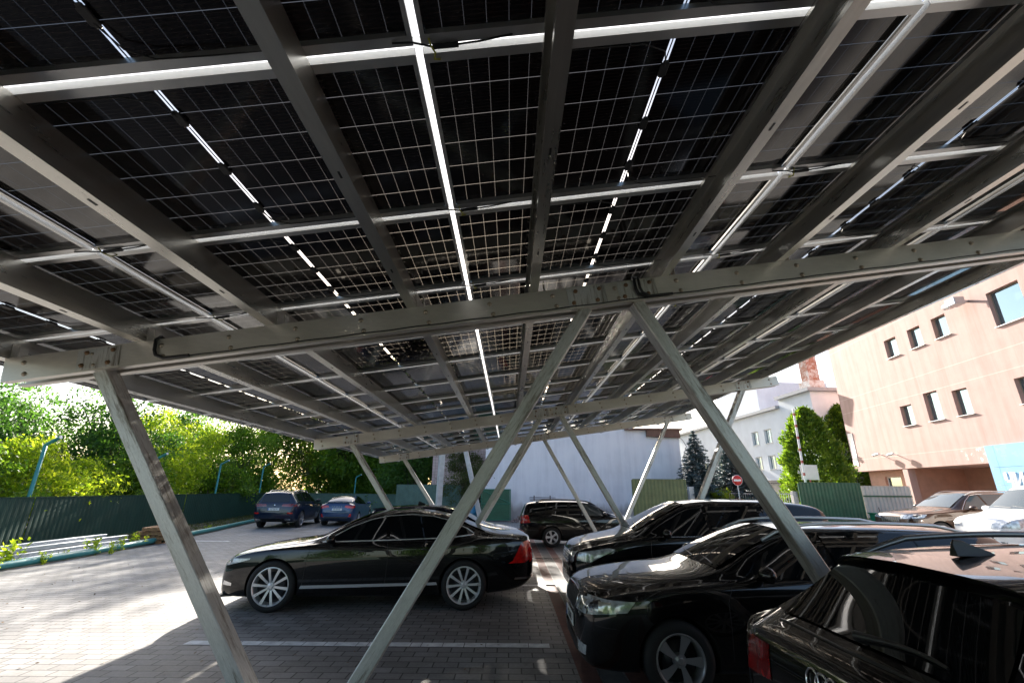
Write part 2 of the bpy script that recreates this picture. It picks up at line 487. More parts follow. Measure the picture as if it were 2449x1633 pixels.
# girders: pairs of C channels across the purlins
GT, GD = -PD*CP-.001, .205*CP
GY = (3.46*K, 9.47*K, 14.33*K)
def girder(y, ga, gb, cable):
    mb = MB(); t = .006; fl = .065; wd = .205
    ua, ub = uX(ga, GT), uX(gb, GT)
    def blk(v0, v1, n0, n1, u0=ua, u1=ub):
        P = [T(u, v, n) for u in (u0, u1) for (v, n) in ((v0, n0), (v1, n0), (v1, n1), (v0, n1))]
        mb.add(P, [(0, 1, 2, 3), (7, 6, 5, 4), (0, 4, 5, 1), (1, 5, 6, 2), (2, 6, 7, 3), (3, 7, 4, 0)])
    for yw, sgn in ((y, 1), (y+wd, -1)):
        a, b = sorted((yw, yw+sgn*t)); blk(a, b, GT-GD, GT)
        for n in (GT-t, GT-GD):
            a, b = sorted((yw+sgn*t, yw+sgn*fl)); blk(a, b, n, n+t)
        a, b = sorted((yw+sgn*(fl-t), yw+sgn*fl)); blk(a, b, GT-GD+t, GT-GD+.02)
    # rolled groove near the top edge of the front web
    g = mb.build('girder', GALV, car_port)
    ZB = simple('zinc_bolt', (.42, .36, .28), .4, .8)
    bo = MB(); bo.lathe([(.0, -.008), (.012, -.008), (.013, -.004), (.013, .004), (.021, .0045), (.021, .007)], 8, 'y')
    bm_ = bo.mesh('bolt'); bm_.materials.append(ZB)
    rest = MB()
    u = ua+.16
    while u < ub:
        for n in (GT-.06, GT-GD+.045):
            P = T(u+(.02 if n < GT-.1 else 0), y-.006, n)
            if y < 12:
                b = obj('bolt', bm_, g); b.location = P
            else: rest.lathe([(.0, -.008), (.012, -.008), (.013, -.004), (.013, .004), (.021, .0045), (.021, .007)], 8, 'y', P)
        u += .553
    if y > 12: rest.build('bolt', ZB, g)['kind'] = 'stuff'
    return g
girders = [girder(GY[0], -4.19, 5.98, True), girder(GY[1], -4.22, 5.98, False), girder(GY[2], -4.22, 5.98, False)]

def cleats():
    for gi, gy in enumerate(GY):
        for X in PURL:
            ur = uX(X*K, -PD)
            for du, hh in ((.012, .13), (.075, .10)):
                mb = MB()
                mb.box((0, 0, hh/2), (.006, .075, hh)); mb.box((.032, 0, .003), (.06, .075, .006))
                o = mb.build('cleat', GALV, car_port)
                o.location = T(ur+du-.010, gy+.06, GT+.0015); o.rotation_euler = RT
cleats()

def strut(xa, za, xb, zb, y):
    """square tube from the girder down to its foot"""
    p0 = Vector((xb, y+.102, zb)); p1 = Vector((xa, y+.102, za)); d = p1-p0; L = d.length
    mb = MB(); mb.bb((-.052, -.075, 0), (.052, .075, L))
    o = mb.build('strut', STRUT, car_port, bevel=.006)
    o.location = p0; o.rotation_euler = (0, math.atan2(d.x, d.z), 0)
    return o
def zg(X): return T(uX(X, GT-GD), 0, GT-GD).z
A_TOP, B_TOP, C_TOP, D_TOP = -3.42, .655, 1.10, 5.20
_b = MB(); _b.lathe([(0, -.020), (.011, -.020), (.011, -.008), (.020, -.008), (.020, .0)], 6, 'y'); PBOLT = _b.mesh('plate_bolt'); PBOLT.materials.append(simple('rusty_bolt', (.22, .13, .07), .6, .5, var=.3, vscale=30))
for gy in GY:
    for xt, xf in ((A_TOP, -1.47), (B_TOP, -1.36), (C_TOP, 2.98), (D_TOP, 3.12)):
        if xt == D_TOP and gy == GY[0]: continue      # the first frame has no outer strut in view
        strut(xt, zg(xt)+.012, xf, 0.0, gy)
    for xt in (A_TOP, B_TOP, C_TOP, D_TOP):    # joint plates on the front web
        mb = MB(); mb.box((0, 0, 0), (.34, .005, GD-.03))
        o = mb.build('joint_plate', STRUT, car_port, bevel=.001)
        o.location = T(uX(xt, GT-GD/2), gy-.0045, GT-GD/2); o.rotation_euler = RT
        for q in (-.11, .10):
            for n in (-.05, .055):
                b = obj('plate_bolt', PBOLT, o); b.location = (q+n*.3, 0, n)
    for xf in (-1.41, 3.05):
        mb = MB(); mb.box((0, 0, .008), (.55, .30, .016))
        o = mb.build('base_plate', STRUT, car_port, bevel=.003); o.location = (xf, gy+.102, .002)
# a black supply cable looped over the first girder and clipped along it
def girder_cable():
    gy = GY[0]; mb = MB()
    def P(X, n, dv=-.018): return T(uX(X, n), gy+dv, n)
    nb = GT-GD+.022
    for X, off in ((-2.97, 0), (1.07, 0), (1.10, .02)):
        mb.tube([P(X, GT+.01, .10), P(X, GT+.03, .02), P(X, GT-.01, -.02-off), P(X+.01, GT-.10, -.022-off), P(X+.03, nb+.035, -.022-off), P(X+.10, nb, -.02), P(X+.3, nb-.002, -.014)], .014 if off == 0 else .012, 8)
    pts = [P(-2.7+i*.12, nb-.003+.003*math.sin(i*1.7), -.008) for i in range(int((5.6+2.7)/.12))]
    mb.tube(pts, .005, 6)
    mb.build('supply_cable', CABLE, car_port)
girder_cable()

# plug connectors and yellow green earth wires where the rails cross the panel seams
EARTH = simple('earth_wire_sheath', (.34, .34, .03), .5)
for ci, rk in ((2, 0), (2, 1), (2, 2), (1, 1), (1, 2), (3, 1), (3, 2), (3, 3)):
    u, v = UA+ci*PITCH_U, V0+rk*PITCH_V
    mb = MB(); mb.tube([T(u-.10, v-.045, -.006), T(u-.02, v-.05, -.018), T(u+.06, v-.02, -.014), T(u+.12, v-.015, -.010), T(u+.26, v-.02, -.008), T(u+.40, v-.03, .0)], .0045, 6)
    mb.tube([T(u+.06, v-.02, -.014), T(u+.17, v-.016, -.010)], .011, 8); mb.build('plug_connector', CABLE, car_port)
    mb = MB(); mb.tube([T(u+.05, v-.05, -.002), T(u+.055, v-.03, -.022), T(u+.07, v+.0, -.026), T(u+.06, v+.035, -.016), T(u+.085, v+.05, -.002)], .0042, 6); mb.build('earth_wire', EARTH, car_port)

# ------------------------------------------------------------ cars
def pchip(tab, xs):
    tab = sorted(tab); X = np.array([a for a, _ in tab], float); Y = np.array([b for _, b in tab], float)
    h = np.diff(X); d = np.diff(Y)/h; n = len(X); mm = np.zeros(n)
    for i in range(1, n-1):
        if d[i-1]*d[i] > 0:
            w1 = 2*h[i]+h[i-1]; w2 = h[i]+2*h[i-1]
            mm[i] = (w1+w2)/(w1/d[i-1]+w2/d[i])
    mm[0] = d[0]; mm[-1] = d[-1]
    xs = np.clip(np.asarray(xs, float), X[0], X[-1])
    k = np.clip(np.searchsorted(X, xs, side='right')-1, 0, n-2)
    s = (xs-X[k])/h[k]
    return ((2*s**3-3*s**2+1)*Y[k] + (s**3-2*s**2+s)*h[k]*mm[k] + (-2*s**3+3*s**2)*Y[k+1] + (s**3-s**2)*h[k]*mm[k+1])

def catmull(P, sub):
    out = []; n = len(P)
    for i in range(n-1):
        p0 = P[max(i-1, 0)]; p1 = P[i]; p2 = P[i+1]; p3 = P[min(i+2, n-1)]
        for k in range(sub):
            t = k/sub
            out.append(tuple(.5*((2*b) + (-a+c)*t + (2*a-5*b+4*c-d)*t*t + (-a+3*b-3*c+d)*t**3) for a, b, c, d in zip(p0, p1, p2, p3)))
    out.append(P[-1]); return out

class Car:
    """local frame: +X forward, +Y left, origin on the ground below the middle; t is the distance from the nose"""
    def __init__(s, spec, root, paint_m, nst=90):
        s.sp = spec; s.root = root; s.L = spec['L']; s.paint = paint_m
        L = s.L
        e = [0, .012, .03, .06, .1]
        ts = sorted(set(e + [L-q for q in e] + list(np.linspace(.12, L-.12, nst))))
        top, sh, bot, wd, rf = (pchip(spec[k], ts) for k in ('top', 'shoulder', 'bottom', 'width', 'roof'))
        cr = pchip(spec['crown'], ts)
        rings = []
        for i, t in enumerate(ts):
            zt, zs, zb, w, wr, c = top[i], sh[i], bot[i], wd[i], rf[i], cr[i]
            zs = min(zs, zt-.02); d = zs-zb
            ze = max(zt-c, zs+.008)
            P = [(0, zb), (.70*w, zb), (.90*w, zb+.02), (.972*w, zb+.30*d*.5), (.992*w, zb+.38*d), (w, zb+.60*d), (.992*w, zb+.80*d), (.962*w, zs),
                 (wr+.60*(.962*w-wr)+.012*min(1, (ze-zs)/.3), zs+.40*(ze-zs)), (wr+.16*(.962*w-wr)+.008*min(1, (ze-zs)/.3), zs+.86*(ze-zs)), (.93*wr, ze+.35*(zt-ze)), (.60*wr, ze+.80*(zt-ze)), (0, zt)]
            rings.append([(L/2-t, y, z) for y, z in catmull(P, 4)])
        M = len(rings[0]); V = []; F = []
        full = []
        for r in rings:
            ring = r + [(x, -y, z) for x, y, z in r[-2:0:-1]]
            full.append(ring)
        n = len(full[0])
        for r in full: V += r
        for i in range(len(full)-1):
            for k in range(n):
                F.append((i*n+k, i*n+(k+1) % n, (i+1)*n+(k+1) % n, (i+1)*n+k))
        for i, rev in ((0, False), (len(full)-1, True)):
            # the caps: strips across from side to side
            b = i*n
            for k in range(M-1):
                a0, a1 = b+k, b+k+1
                c0, c1 = (b+(n-k) % n), b+(n-k-1) % n
                f = [a0, a1, c1, c0]; f = list(dict.fromkeys(f))
                if len(f) > 2: F.append(tuple(f) if rev else tuple(f[::-1]))
        bm = bmesh.new(); vv = [bm.verts.new(v) for v in V]
        for f in F:
            try: bm.faces.new([vv[i] for i in f])
            except ValueError: pass
        bmesh.ops.recalc_face_normals(bm, faces=bm.faces)
        if bm.calc_volume(signed=True) < 0: bmesh.ops.reverse_faces(bm, faces=bm.faces)
        s.bvh = BVHTree.FromBMesh(bm)
        s.me = bpy.data.meshes.new('body'); bm.to_mesh(s.me); bm.free()
        s.body = obj('body', s.me, root, paint_m)
        s.wells()
    def wells(s):
        sp = s.sp; R = sp['R']; W = max(b for _, b in sp['width'])
        dep = .30; ra = R+sp.get('arch', .045)
        bm = bmesh.new()
        for t in sp['axles']:
            for sy in (-1, 1):
                d = dep+.25
                bmesh.ops.create_cone(bm, cap_ends=True, segments=48, radius1=ra, radius2=ra, depth=d,
                    matrix=Matrix.Translation((s.L/2-t, sy*(W-dep+d/2), R-.005)) @ Matrix.Rotation(math.pi/2, 4, 'X'))
        cm = bpy.data.meshes.new('cut'); bm.to_mesh(cm); bm.free()
        co = obj('cutter', cm, s.root)
        md = s.body.modifiers.new('cut', 'BOOLEAN'); md.operation = 'DIFFERENCE'; md.object = co; md.solver = 'FAST'
        dg = bpy.context.evaluated_depsgraph_get(); dg.update()
        me2 = bpy.data.meshes.new_from_object(s.body.evaluated_get(dg))
        s.body.modifiers.remove(md); s.body.data = me2; me2.name = 'body'
        bpy.data.objects.remove(co)
        me2.materials.clear(); me2.materials.append(s.paint); me2.materials.append(WELL)
        # inside of the wheel arch is black plastic
        for p in me2.polygons:
            p.material_index = 0
            c = p.center
            for t in sp['axles']:
                dx, dz = c.x-(s.L/2-t), c.z-(R-.005)
                rr = math.hypot(dx, dz)
                if rr < ra+.002 and W-dep-.01 < abs(c.y) and (abs(p.normal.y) > .95 and abs(c.y) < W-dep+.02 or abs(rr-ra) < .03 and abs(p.normal.y) < .2 and (p.normal.x*dx+p.normal.z*dz) < 0):
                    p.material_index = 1
        smooth_by_angle(me2, 32)
    def X(s, t): return s.L/2-t
    def hit(s, o, d):
        loc, nrm, i, dist = s.bvh.ray_cast(Vector(o), Vector(d), 20)
        return (loc, nrm) if loc else (None, None)
    def patch(s, poly, view, off=.004, res=.05, mirror=False):
        """skin patch on the body: outline given in the view's own plane.
        view L/R: (t, z); F/B: (y, z); T: (t, y); or an angle in degrees for a corner view: (u, z), u to the viewer's right"""
        P = []
        n = len(poly)
        for i in range(n):
            a, b = Vector(poly[i]), Vector(poly[(i+1) % n]); k = max(1, int((b-a).length/res))
            for j in range(k): P.append(a+(b-a)*j/k)
        ne = len(P)
        x0, x1 = min(p.x for p in P), max(p.x for p in P); y0, y1 = min(p.y for p in P), max(p.y for p in P)
        pts = list(P)
        def inside(q):
            c = False; j = ne-1
            for i in range(ne):
                if (P[i].y > q.y) != (P[j].y > q.y) and q.x < (P[j].x-P[i].x)*(q.y-P[i].y)/(P[j].y-P[i].y)+P[i].x: c = not c
                j = i
            return c
        gx = x0+res*.5
        while gx < x1:
            gy = y0+res*.5
            while gy < y1:
                q = Vector((gx, gy))
                if inside(q) and min((q-p).length for p in P) > res*.4: pts.append(q)
                gy += res
            gx += res
        vs_, es, fs, *_ = delaunay_2d_cdt(pts, [(i, (i+1) % ne) for i in range(ne)], [], 1, 1e-5)
        fs = [f for f in fs if inside(sum((vs_[i] for i in f), Vector((0, 0)))/len(f))]
        out = []; ok = []
        for q in vs_:
            if view == 'L': o, d = (s.X(q.x), 3, q.y), (0, -1, 0)
            elif view == 'R': o, d = (s.X(q.x), -3, q.y), (0, 1, 0)
            elif view == 'F': o, d = (s.L/2+3, q.x, q.y), (-1, 0, 0)
            elif view == 'B': o, d = (-s.L/2-3, q.x, q.y), (1, 0, 0)
            elif view == 'T': o, d = (s.X(q.x), q.y, 4), (0, 0, -1)
            else:
                a = rad(view); dv = Vector((-math.cos(a), -math.sin(a), 0)); rt = Vector((-dv.y, dv.x, 0))*-1
                o = Vector((0, 0, q.y)) - dv*6 + rt*q.x; d = dv
            l, nn = s.hit(o, d)
            if l is None: out.append((0, 0, 0)); ok.append(False); continue
            if nn.dot(Vector(d)) > 0: nn = -nn
            out.append(l+nn*off); ok.append(True)
        fs = [f for f in fs if all(ok[i] for i in f)]
        return out, fs
    def part(s, name, mat, specs, off=.004, res=.05, parent=None, sm=True):
        mb = MB()
        for poly, view in specs:
            v, f = s.patch(poly, view, off, res)
            if mat.name.endswith('glass') and len(v) > 30:
                # glass is one clean curve: fit a low order surface through the skin
                used = sorted({i for q in f for i in q}); A = np.array([v[i] for i in used])
                if view in 'LR':
                    c_ = 1; sg = 1 if view == 'L' else -1
                    u = A[:, 0]-A[:, 0].mean(); z2 = A[:, 2]-A[:, 2].mean()
                    Bm = np.stack([u*0+1, u, u*u, z2, z2*z2, u*z2], 1)
                else:
                    a, b_, c_ = (0, 1, 2) if view == 'T' else (2, 1, 0); sg = 1 if view == 'T' else -1
                    u = A[:, a]-A[:, a].mean(); y2 = A[:, b_]**2
                    Bm = np.stack([u*0+1, u, u*u, y2, u*y2], 1)
                co = np.linalg.lstsq(Bm, A[:, c_], rcond=None)[0]; fit = Bm @ co
                sh = max(0, ((A[:, c_]-fit)*sg).max())+.001
                v = [list(q) for q in v]
                for i, z_ in zip(used, fit+sg*sh): v[i][c_] = float(z_)
            mb.add(v, f, sm)
        me = mb.mesh(name, fix=False)
        bm = bmesh.new(); bm.from_mesh(me)
        bmesh.ops.delete(bm, geom=[v for v in bm.verts if not v.link_faces], context='VERTS')
        # faces outward
        for f in bm.faces:
            c = f.calc_center_median(); l, nn, i, dd = s.bvh.find_nearest(c)
            if nn is not None and f.normal.dot(c-l) < 0 and (c-l).length > 1e-5: f.normal_flip()
        bm.to_mesh(me); bm.free()
        return obj(name, me, parent or s.root, mat)
    def line(s, name, mat, pts, view, r=.006, parent=None, off=.002):
        """a thin moulding laid along the skin"""
        path = []
        for i in range(len(pts)-1):
            a, b = Vector(pts[i]), Vector(pts[i+1]); k = max(2, int((b-a).length/.06))
            for j in range(k + (i == len(pts)-2)):
                q = a+(b-a)*j/k
                o, d = {'L': ((s.X(q.x), 3, q.y), (0, -1, 0)), 'R': ((s.X(q.x), -3, q.y), (0, 1, 0)), 'F': ((s.L/2+3, q.x, q.y), (-1, 0, 0)),
                        'B': ((-s.L/2-3, q.x, q.y), (1, 0, 0)), 'T': ((s.X(q.x), q.y, 4), (0, 0, -1))}[view]
                l, nn = s.hit(o, d)
                if l is not None: path.append(l+nn*off)
        mb = MB()
        if len(path) > 1: mb.tube(path, r, 6)
        return mb
    def wheels(s, style, faces=(1, -1)):
        sp = s.sp; R = sp['R']; W = max(b for _, b in sp['width'])
        for t in sp['axles']:
            for sy in (1, -1):
                wh, rm, dk = wheel_meshes(style, R, sp['rim'])
                o = obj('wheel', wh, s.root); o.location = (s.X(t), sy*(W-.115), R); o.rotation_euler = (0, rnd.uniform(0, 6.28), 0 if sy > 0 else math.pi)
                obj('rim', rm, o); obj('brake_disc', dk, o)

WELL = simple('wheel_well_plastic', (.008, .008, .008), .8)
RIM = simple('silver_alloy', (.74, .74, .75), .30, .45, var=.05)
RIMD = simple('dark_alloy', (.05, .05, .055), .35, .6)
RIMG = simple('grey_alloy', (.36, .36, .37), .3, .5)
WM = {}
def wheel_meshes(style, R, rr):
    key = (style, R)
    if key in WM: return WM[key]
    ty = MB()
    hw = .108
    ty.lathe([(rr-.005, -hw), (rr+.01, -hw-.004), (R-.045, -hw-.012), (R-.012, -hw+.012), (R, -hw+.035), (R, hw-.035), (R-.012, hw-.012), (R-.045, hw+.012), (rr+.012, hw+.006), (rr-.004, hw-.004), (rr-.02, hw-.02)], 56, 'y')
    rm = MB()
    rm.lathe([(rr-.004, hw-.002), (rr+.004, hw+.004), (rr-.006, hw+.006), (rr-.016, hw-.004), (rr-.024, hw-.03), (rr-.03, -hw+.02)], 56, 'y')
    f = hw-.012
    def spoke(a, w0, w1, r0, r1, th=.02, tw=0.0, y0=None, y1=None):
        y0 = f-.006 if y0 is None else y0; y1 = f+.006 if y1 is None else y1
        ca, sa = math.cos(a), math.sin(a); P = []
        for r, w_, yy, aa in ((r0, w0, y0, 0), ((r0+r1)/2, (w0+w1)/2*.92, (y0+y1)/2+.006, tw/2), (r1, w1, y1, tw)):
            cx, cz = r*math.cos(a+aa), r*math.sin(a+aa); tx, tz = -math.sin(a+aa), math.cos(a+aa)
            P += [(cx-tx*w_/2, yy, cz-tz*w_/2), (cx+tx*w_/2, yy, cz+tz*w_/2), (cx+tx*w_/2*.75, yy-th, cz+tz*w_/2*.75), (cx-tx*w_/2*.75, yy-th, cz-tz*w_/2*.75)]
        F = [(0, 1, 2, 3), (11, 10, 9, 8)]
        for q in (0, 4):
            for k in range(4): F.append((q+k, q+(k+1) % 4, q+4+(k+1) % 4, q+4+k))
        rm.add(P, F)
    mat = RIM
    if style == 'ten':
        for k in range(10): spoke(2*math.pi*k/10, .030, .046, .05, rr-.003, y1=f+.014)
    elif style == 'fivewide':
        for k in range(5): spoke(2*math.pi*k/5, .05, .10, .05, rr-.008)
        mat = RIM
    elif style == 'blade':
        for k in range(5): spoke(2*math.pi*k/5, .034, .105, .04, rr-.008, tw=.10)
        mat = RIMG
    elif style == 'twin':
        for k in range(5):
            for da in (-.13, .13): spoke(2*math.pi*k/5+da, .03, .03, .05, rr-.008, tw=da*.6)
        mat = RIMG
    else:
        for k in range(6): spoke(2*math.pi*k/6, .04, .055, .05, rr-.008)
    rm.lathe([(0, f+.006), (.026, f+.006), (.030, f+.002), (.052, f-.002), (.062, f-.02), (.062, f-.05)], 24, 'y')
    for k in range(5):
        a = 2*math.pi*(k+.5)/5; rm.lathe([(0, f+.004), (.008, f+.004), (.009, f-.01)], 8, 'y', (.045*math.cos(a), 0, .045*math.sin(a)))
    dk = MB(); dk.lathe([(0, hw-.075), (rr*.72, hw-.075), (rr*.72, hw-.10), (0, hw-.10)], 32, 'y')
    dk.lathe([(0, hw-.13), (rr-.02, hw-.13)], 32, 'y')
    a, b, c = ty.mesh('wheel'), rm.mesh('rim', smooth_ang=40), dk.mesh('brake_disc')
    a.materials.append(RUBBER); b.materials.append(mat); c.materials.append(RIMD)
    WM[key] = (a, b, c); return WM[key]

PBLACK = paint('black_paint', (.0035, .0033, .0035), .25)
PBLUE = paint('deep_blue_paint', (.007, .014, .036), .28, .2)
PNAVY = paint('navy_paint', (.010, .014, .035), .25, .2)
PMID = paint('bright_blue_paint', (.016, .045, .115), .3, .3)
PBROWN = paint('brown_paint', (.050, .026, .015), .3, .4)
PWHITE = paint('white_paint', (.78, .78, .77), .3)
GLASS = glass_dark('dark_car_glass'); GLASSL = glass_dark('clear_car_glass', (.05, .065, .07), .03, .9)
HEADL = lens_mat('headlight_lens', (.66, .69, .72), .08, .25)
TAILL = lens_mat('red_lens', (.70, .012, .010), .12)
TAILD = lens_mat('dark_red_lens', (.30, .010, .010), .12)
TRIM = simple('bright_trim', (.80, .80, .81), .16, .55)
PLATE = simple('number_plate', (.72, .72, .70), .4)
PLATEB = simple('number_plate_blue', (.02, .08, .35), .4)
GRILL = simple('grille_plastic', (.010, .010, .011), .35)

def text_mesh(txt, size, depth=.002):
    cu = bpy.data.curves.new('lettering', 'FONT'); cu.body = txt; cu.size = size; cu.extrude = depth/2
    cu.align_x = 'CENTER'; cu.align_y = 'CENTER'
    o = bpy.data.objects.new('lettering', cu); C.objects.link(o)
    dg = bpy.context.evaluated_depsgraph_get(); dg.update()
    me = bpy.data.meshes.new_from_object(o.evaluated_get(dg))
    bpy.data.objects.remove(o); return me

def plate(car, t_end, z, front, txt, y=0, tilt=0):
    x = car.L/2 - t_end
    o = MB().box((0, 0, 0), (.012, .52, .112)).build('number_plate', PLATE, car.root, bevel=.003)
    o.location = (x, y, z); o.rotation_euler = (0, tilt, 0 if front else math.pi)
    b = MB().box((.0075, -.24, 0), (.003, .036, .108)).build('plate_band', PLATEB, o)
    if not txt: return o
    me = text_mesh(txt, .10); me.materials.clear(); me.materials.append(BLACK)
    l = obj('lettering', me, o); l.location = (.0075, .02, 0); l.rotation_euler = (math.pi/2, 0, math.pi/2); l.scale = (.62, 1, 1)
    return o

def mirror(car, t, z, y, mat, size=1.0):
    for sy in (1, -1):
        mb = MB()
        V = []; nL, nA = 7, 12
        for i in range(nL):
            q = i/(nL-1); px = .07*math.cos(math.pi*q)*size
            r = max(.12, math.sin(math.pi*min(.98, max(.10, q))))
            for k in range(nA):
                a = 2*math.pi*k/nA; V.append((px, .115*size*r*math.cos(a), .075*size*r*math.sin(a)))
        F = [(i*nA+k, i*nA+(k+1) % nA, (i+1)*nA+(k+1) % nA, (i+1)*nA+k) for i in range(nL-1) for k in range(nA)]
        F += [tuple(range(nA))[::-1], tuple(range((nL-1)*nA, nL*nA))]
        mb.add([(car.X(t)+a, sy*(y+.12*size)+b, z+c) for a, b, c in V], F, True)
        mb.bar((car.X(t)-.0, sy*(y-.06), z-.06), (car.X(t), sy*(y+.05), z-.045), .05, .025)
        mb.build('wing_mirror', mat, car.root)

def handles(car, pts, mat):
    for t, z in pts:
        for view in ('L', 'R'):
            sy = 3 if view == 'L' else -3
            l, nn = car.hit((car.X(t), sy, z), (0, -1 if sy > 0 else 1, 0))
            mb = MB(); mb.tube([(l.x+.10, l.y, l.z), (l.x+.085, l.y+.022*sy/3, l.z+.003), (l.x-.085, l.y+.022*sy/3, l.z+.006), (l.x-.10, l.y, l.z+.004)], .011, 8)
            mb.build('door_handle', mat, car.root)

def rails(car, t0, t1, y, mat, h=.045, dz=0):
    for sy in (1, -1):
        path = []
        n = 14
        for i in range(n+1):
            q = i/n; t = t0+(t1-t0)*q
            l, nn = car.hit((car.X(t), sy*y, 4), (0, 0, -1))
            lift = h*min(1, min(q, 1-q)*7)
            path.append((l.x, l.y, l.z+lift+.008))
        MB().tube(path, .017, 8).build('roof_rail', mat, car.root)

def mk_windows(car, polys, mat, name='side_window', off=.005):
    for poly in polys:
        for v in ('L', 'R'): car.part(name, mat, [(poly, v)], off, .06)

def door_skins(car, polys):
    """shut lines: thin dark gaps round each door"""
    for poly in polys:
        for v in ('L', 'R'):
            mb = car.line('door', GRILL, poly, v, .0035, off=-.0005); mb.build('door_gap', GRILL, car.root)

def fin(car, t, mat, s=1.0):
    l, nn = car.hit((car.X(t), 0, 4), (0, 0, -1))
    mb = MB(); V = []
    prof = [(.09, 0), (.05, .022), (0, .040), (-.045, .062), (-.085, .068), (-.095, .05), (-.10, 0)]
    for y in (-1, 1):
        for i, (x, z) in enumerate(prof):
            V.append((l.x+x*s, y*s*(.020 if z < .01 else (.012 if z < .03 else .004)), l.z+z*s-.004))
    n = len(prof)
    F = [tuple(range(n)), tuple(range(n, 2*n))[::-1]]+[(i, (i+1) % n, n+(i+1) % n, n+i) for i in range(n)]
    mb.add(V, F); mb.build('roof_antenna', mat, car.root, bevel=.003)

def scaled(poly, dx=0, dz=0): return [(a+dx, b+dz) for a, b in poly]

def wiper(car, view, p0, p1):
    mb = car.line('wiper', BLACK, [p0, p1], view, .010, off=.012); mb.build('wiper', BLACK, car.root)

# ---- sedan in front of the camera (nose to the left)
def sedan_near():
    rt = empty('parked_car', (-2.127, 8.77, 0), math.pi+.083, 'long black saloon with ten spoke silver wheels, side on beneath the solar roof', 'car')
    sp = dict(L=4.96, R=.358, rim=.268, arch=.040, axles=(.875, 3.815),
        top=[(0, .60), (.03, .70), (.10, .775), (.35, .865), (.9, .955), (1.25, 1.00), (1.42, 1.045), (1.80, 1.235), (2.2, 1.39), (2.55, 1.445), (2.9, 1.452), (3.3, 1.415), (3.7, 1.31), (4.15, 1.14), (4.5, 1.085), (4.80, 1.075), (4.90, 1.05), (4.935, .90), (4.96, .80)],
        shoulder=[(0, .52), (.08, .66), (.4, .80), (1.0, .885), (1.6, .93), (2.6, .965), (3.6, 1.0), (4.4, 1.02), (4.8, .98), (4.93, .86), (4.96, .74)],
        bottom=[(0, .26), (.1, .20), (.4, .185), (1.2, .19), (3.6, .19), (4.4, .23), (4.75, .29), (4.96, .42)],
        width=[(0, .52), (.03, .66), (.12, .78), (.35, .87), (.8, .932), (2.5, .94), (3.9, .94), (4.5, .89), (4.8, .80), (4.92, .70), (4.96, .60)],
        roof=[(0, .45), (.2, .60), (.8, .70), (1.3, .70), (1.45, .69), (2.2, .575), (3.0, .56), (3.7, .56), (4.2, .66), (4.8, .66), (4.96, .48)],
        crown=[(0, .04), (.4, .05), (1.3, .05), (1.8, .07), (2.4, .075), (3.4, .075), (4.2, .05), (4.96, .03)])
    c = Car(sp, rt, PBLACK)
    fw = [(1.600, .985), (2.540, 1.015), (2.500, 1.335), (2.250, 1.285), (1.950, 1.175)]
    rw = [(2.600, 1.017), (3.520, 1.05), (3.500, 1.275), (3.250, 1.335), (2.900, 1.365), (2.570, 1.345)]
    qw = [(3.565, 1.052), (3.920, 1.085), (3.820, 1.15), (3.555, 1.26)]
    mk_windows(c, [fw, rw, qw], GLASS)
    c.part('windscreen', GLASS, [([(1.420, -.60), (1.420, .60), (2.160, .50), (2.160, -.50)], 'T')])
    c.part('rear_window', GLASS, [([(3.600, -.47), (3.600, .47), (4.140, .57), (4.140, -.57)], 'T')])
    low = [(1.540, .975), (2.550, 1.005), (3.550, 1.040), (3.940, 1.08), (3.950, 1.10), (3.840, 1.165)]
    upp = [(1.560, .985), (1.930, 1.185), (2.240, 1.30), (2.520, 1.355), (2.900, 1.382), (3.260, 1.352), (3.550, 1.285), (3.840, 1.165)]
    for v in ('L', 'R'):
        mb = c.line('t', TRIM, low, v, .011); m2 = c.line('t', TRIM, upp, v, .007); mb.add(m2.v, m2.f, True); mb.build('window_trim', TRIM, rt)
        c.part('sill_trim', TRIM, [([(1.30, .325), (3.40, .365), (3.38, .405), (1.32, .37)], v)], .006, .05)
    door_skins(c, [[(1.420, .98), (1.360, .80), (1.330, .32)], [(2.570, 1.0), (2.600, .7), (2.580, .30)], [(3.480, 1.04), (3.540, .82), (3.250, .55), (3.180, .32)]])
    handles(c, [(2.250, .845), (3.220, .875)], PBLACK)
    for sy in (1, -1):
        vw = 45*sy
        v = 'L' if sy > 0 else 'R'
        c.part('headlight', HEADL, [([(.10, .63), (.48, .725), (.50, .745), (.12, .735)], v), ([(sy*.48, .615), (sy*.70, .625), (sy*.70, .735), (sy*.46, .70)], 'F')], .004, .035)
        c.part('tail_light', TAILL, [([(4.52, .66), (4.80, .66), (4.90, .72), (4.93, .97), (4.83, .985), (4.74, .955), (4.60, .70)], v)], .004, .04)
        c.part('tail_light', TAILL, [([(sy*.44, .80), (sy*.74, .66), (sy*.74, .99), (sy*.46, .97)], 'B')], .004, .04)
        c.part('fog_lamp', CHROME, [([(.10, .37), (.26, .36), (.26, .40), (.12, .43)], v)], .005, .03)
    c.part('grille', GRILL, [([(-.42, .40), (.42, .40), (.46, .66), (-.46, .66)], 'F')], .004, .05)
    c.line('g', CHROME, [(-.44, .665), (.44, .665)], 'F', .010).build('grille_trim', CHROME, rt)
    c.part('bumper_lip', CHROME, [([(-.85, .42), (.85, .42), (.85, .45), (-.85, .45)], 'B')], .006, .06)
    mb = MB(); mb.prism([(.02, .17), (-.35, .19), (-.35, .205), (.0, .20)], -.78, .78, 'y'); o = mb.build('front_splitter', BLACK, rt); o.location = (sp['L']/2-.02, 0, .02)
    mirror(c, 1.72, 1.03, .90, PBLACK)
    plate(c, -.012, .44, True, ''); plate(c, 4.965, .70, False, '')
    fin(c, 3.75, PBLACK, .8)
    c.wheels('ten')
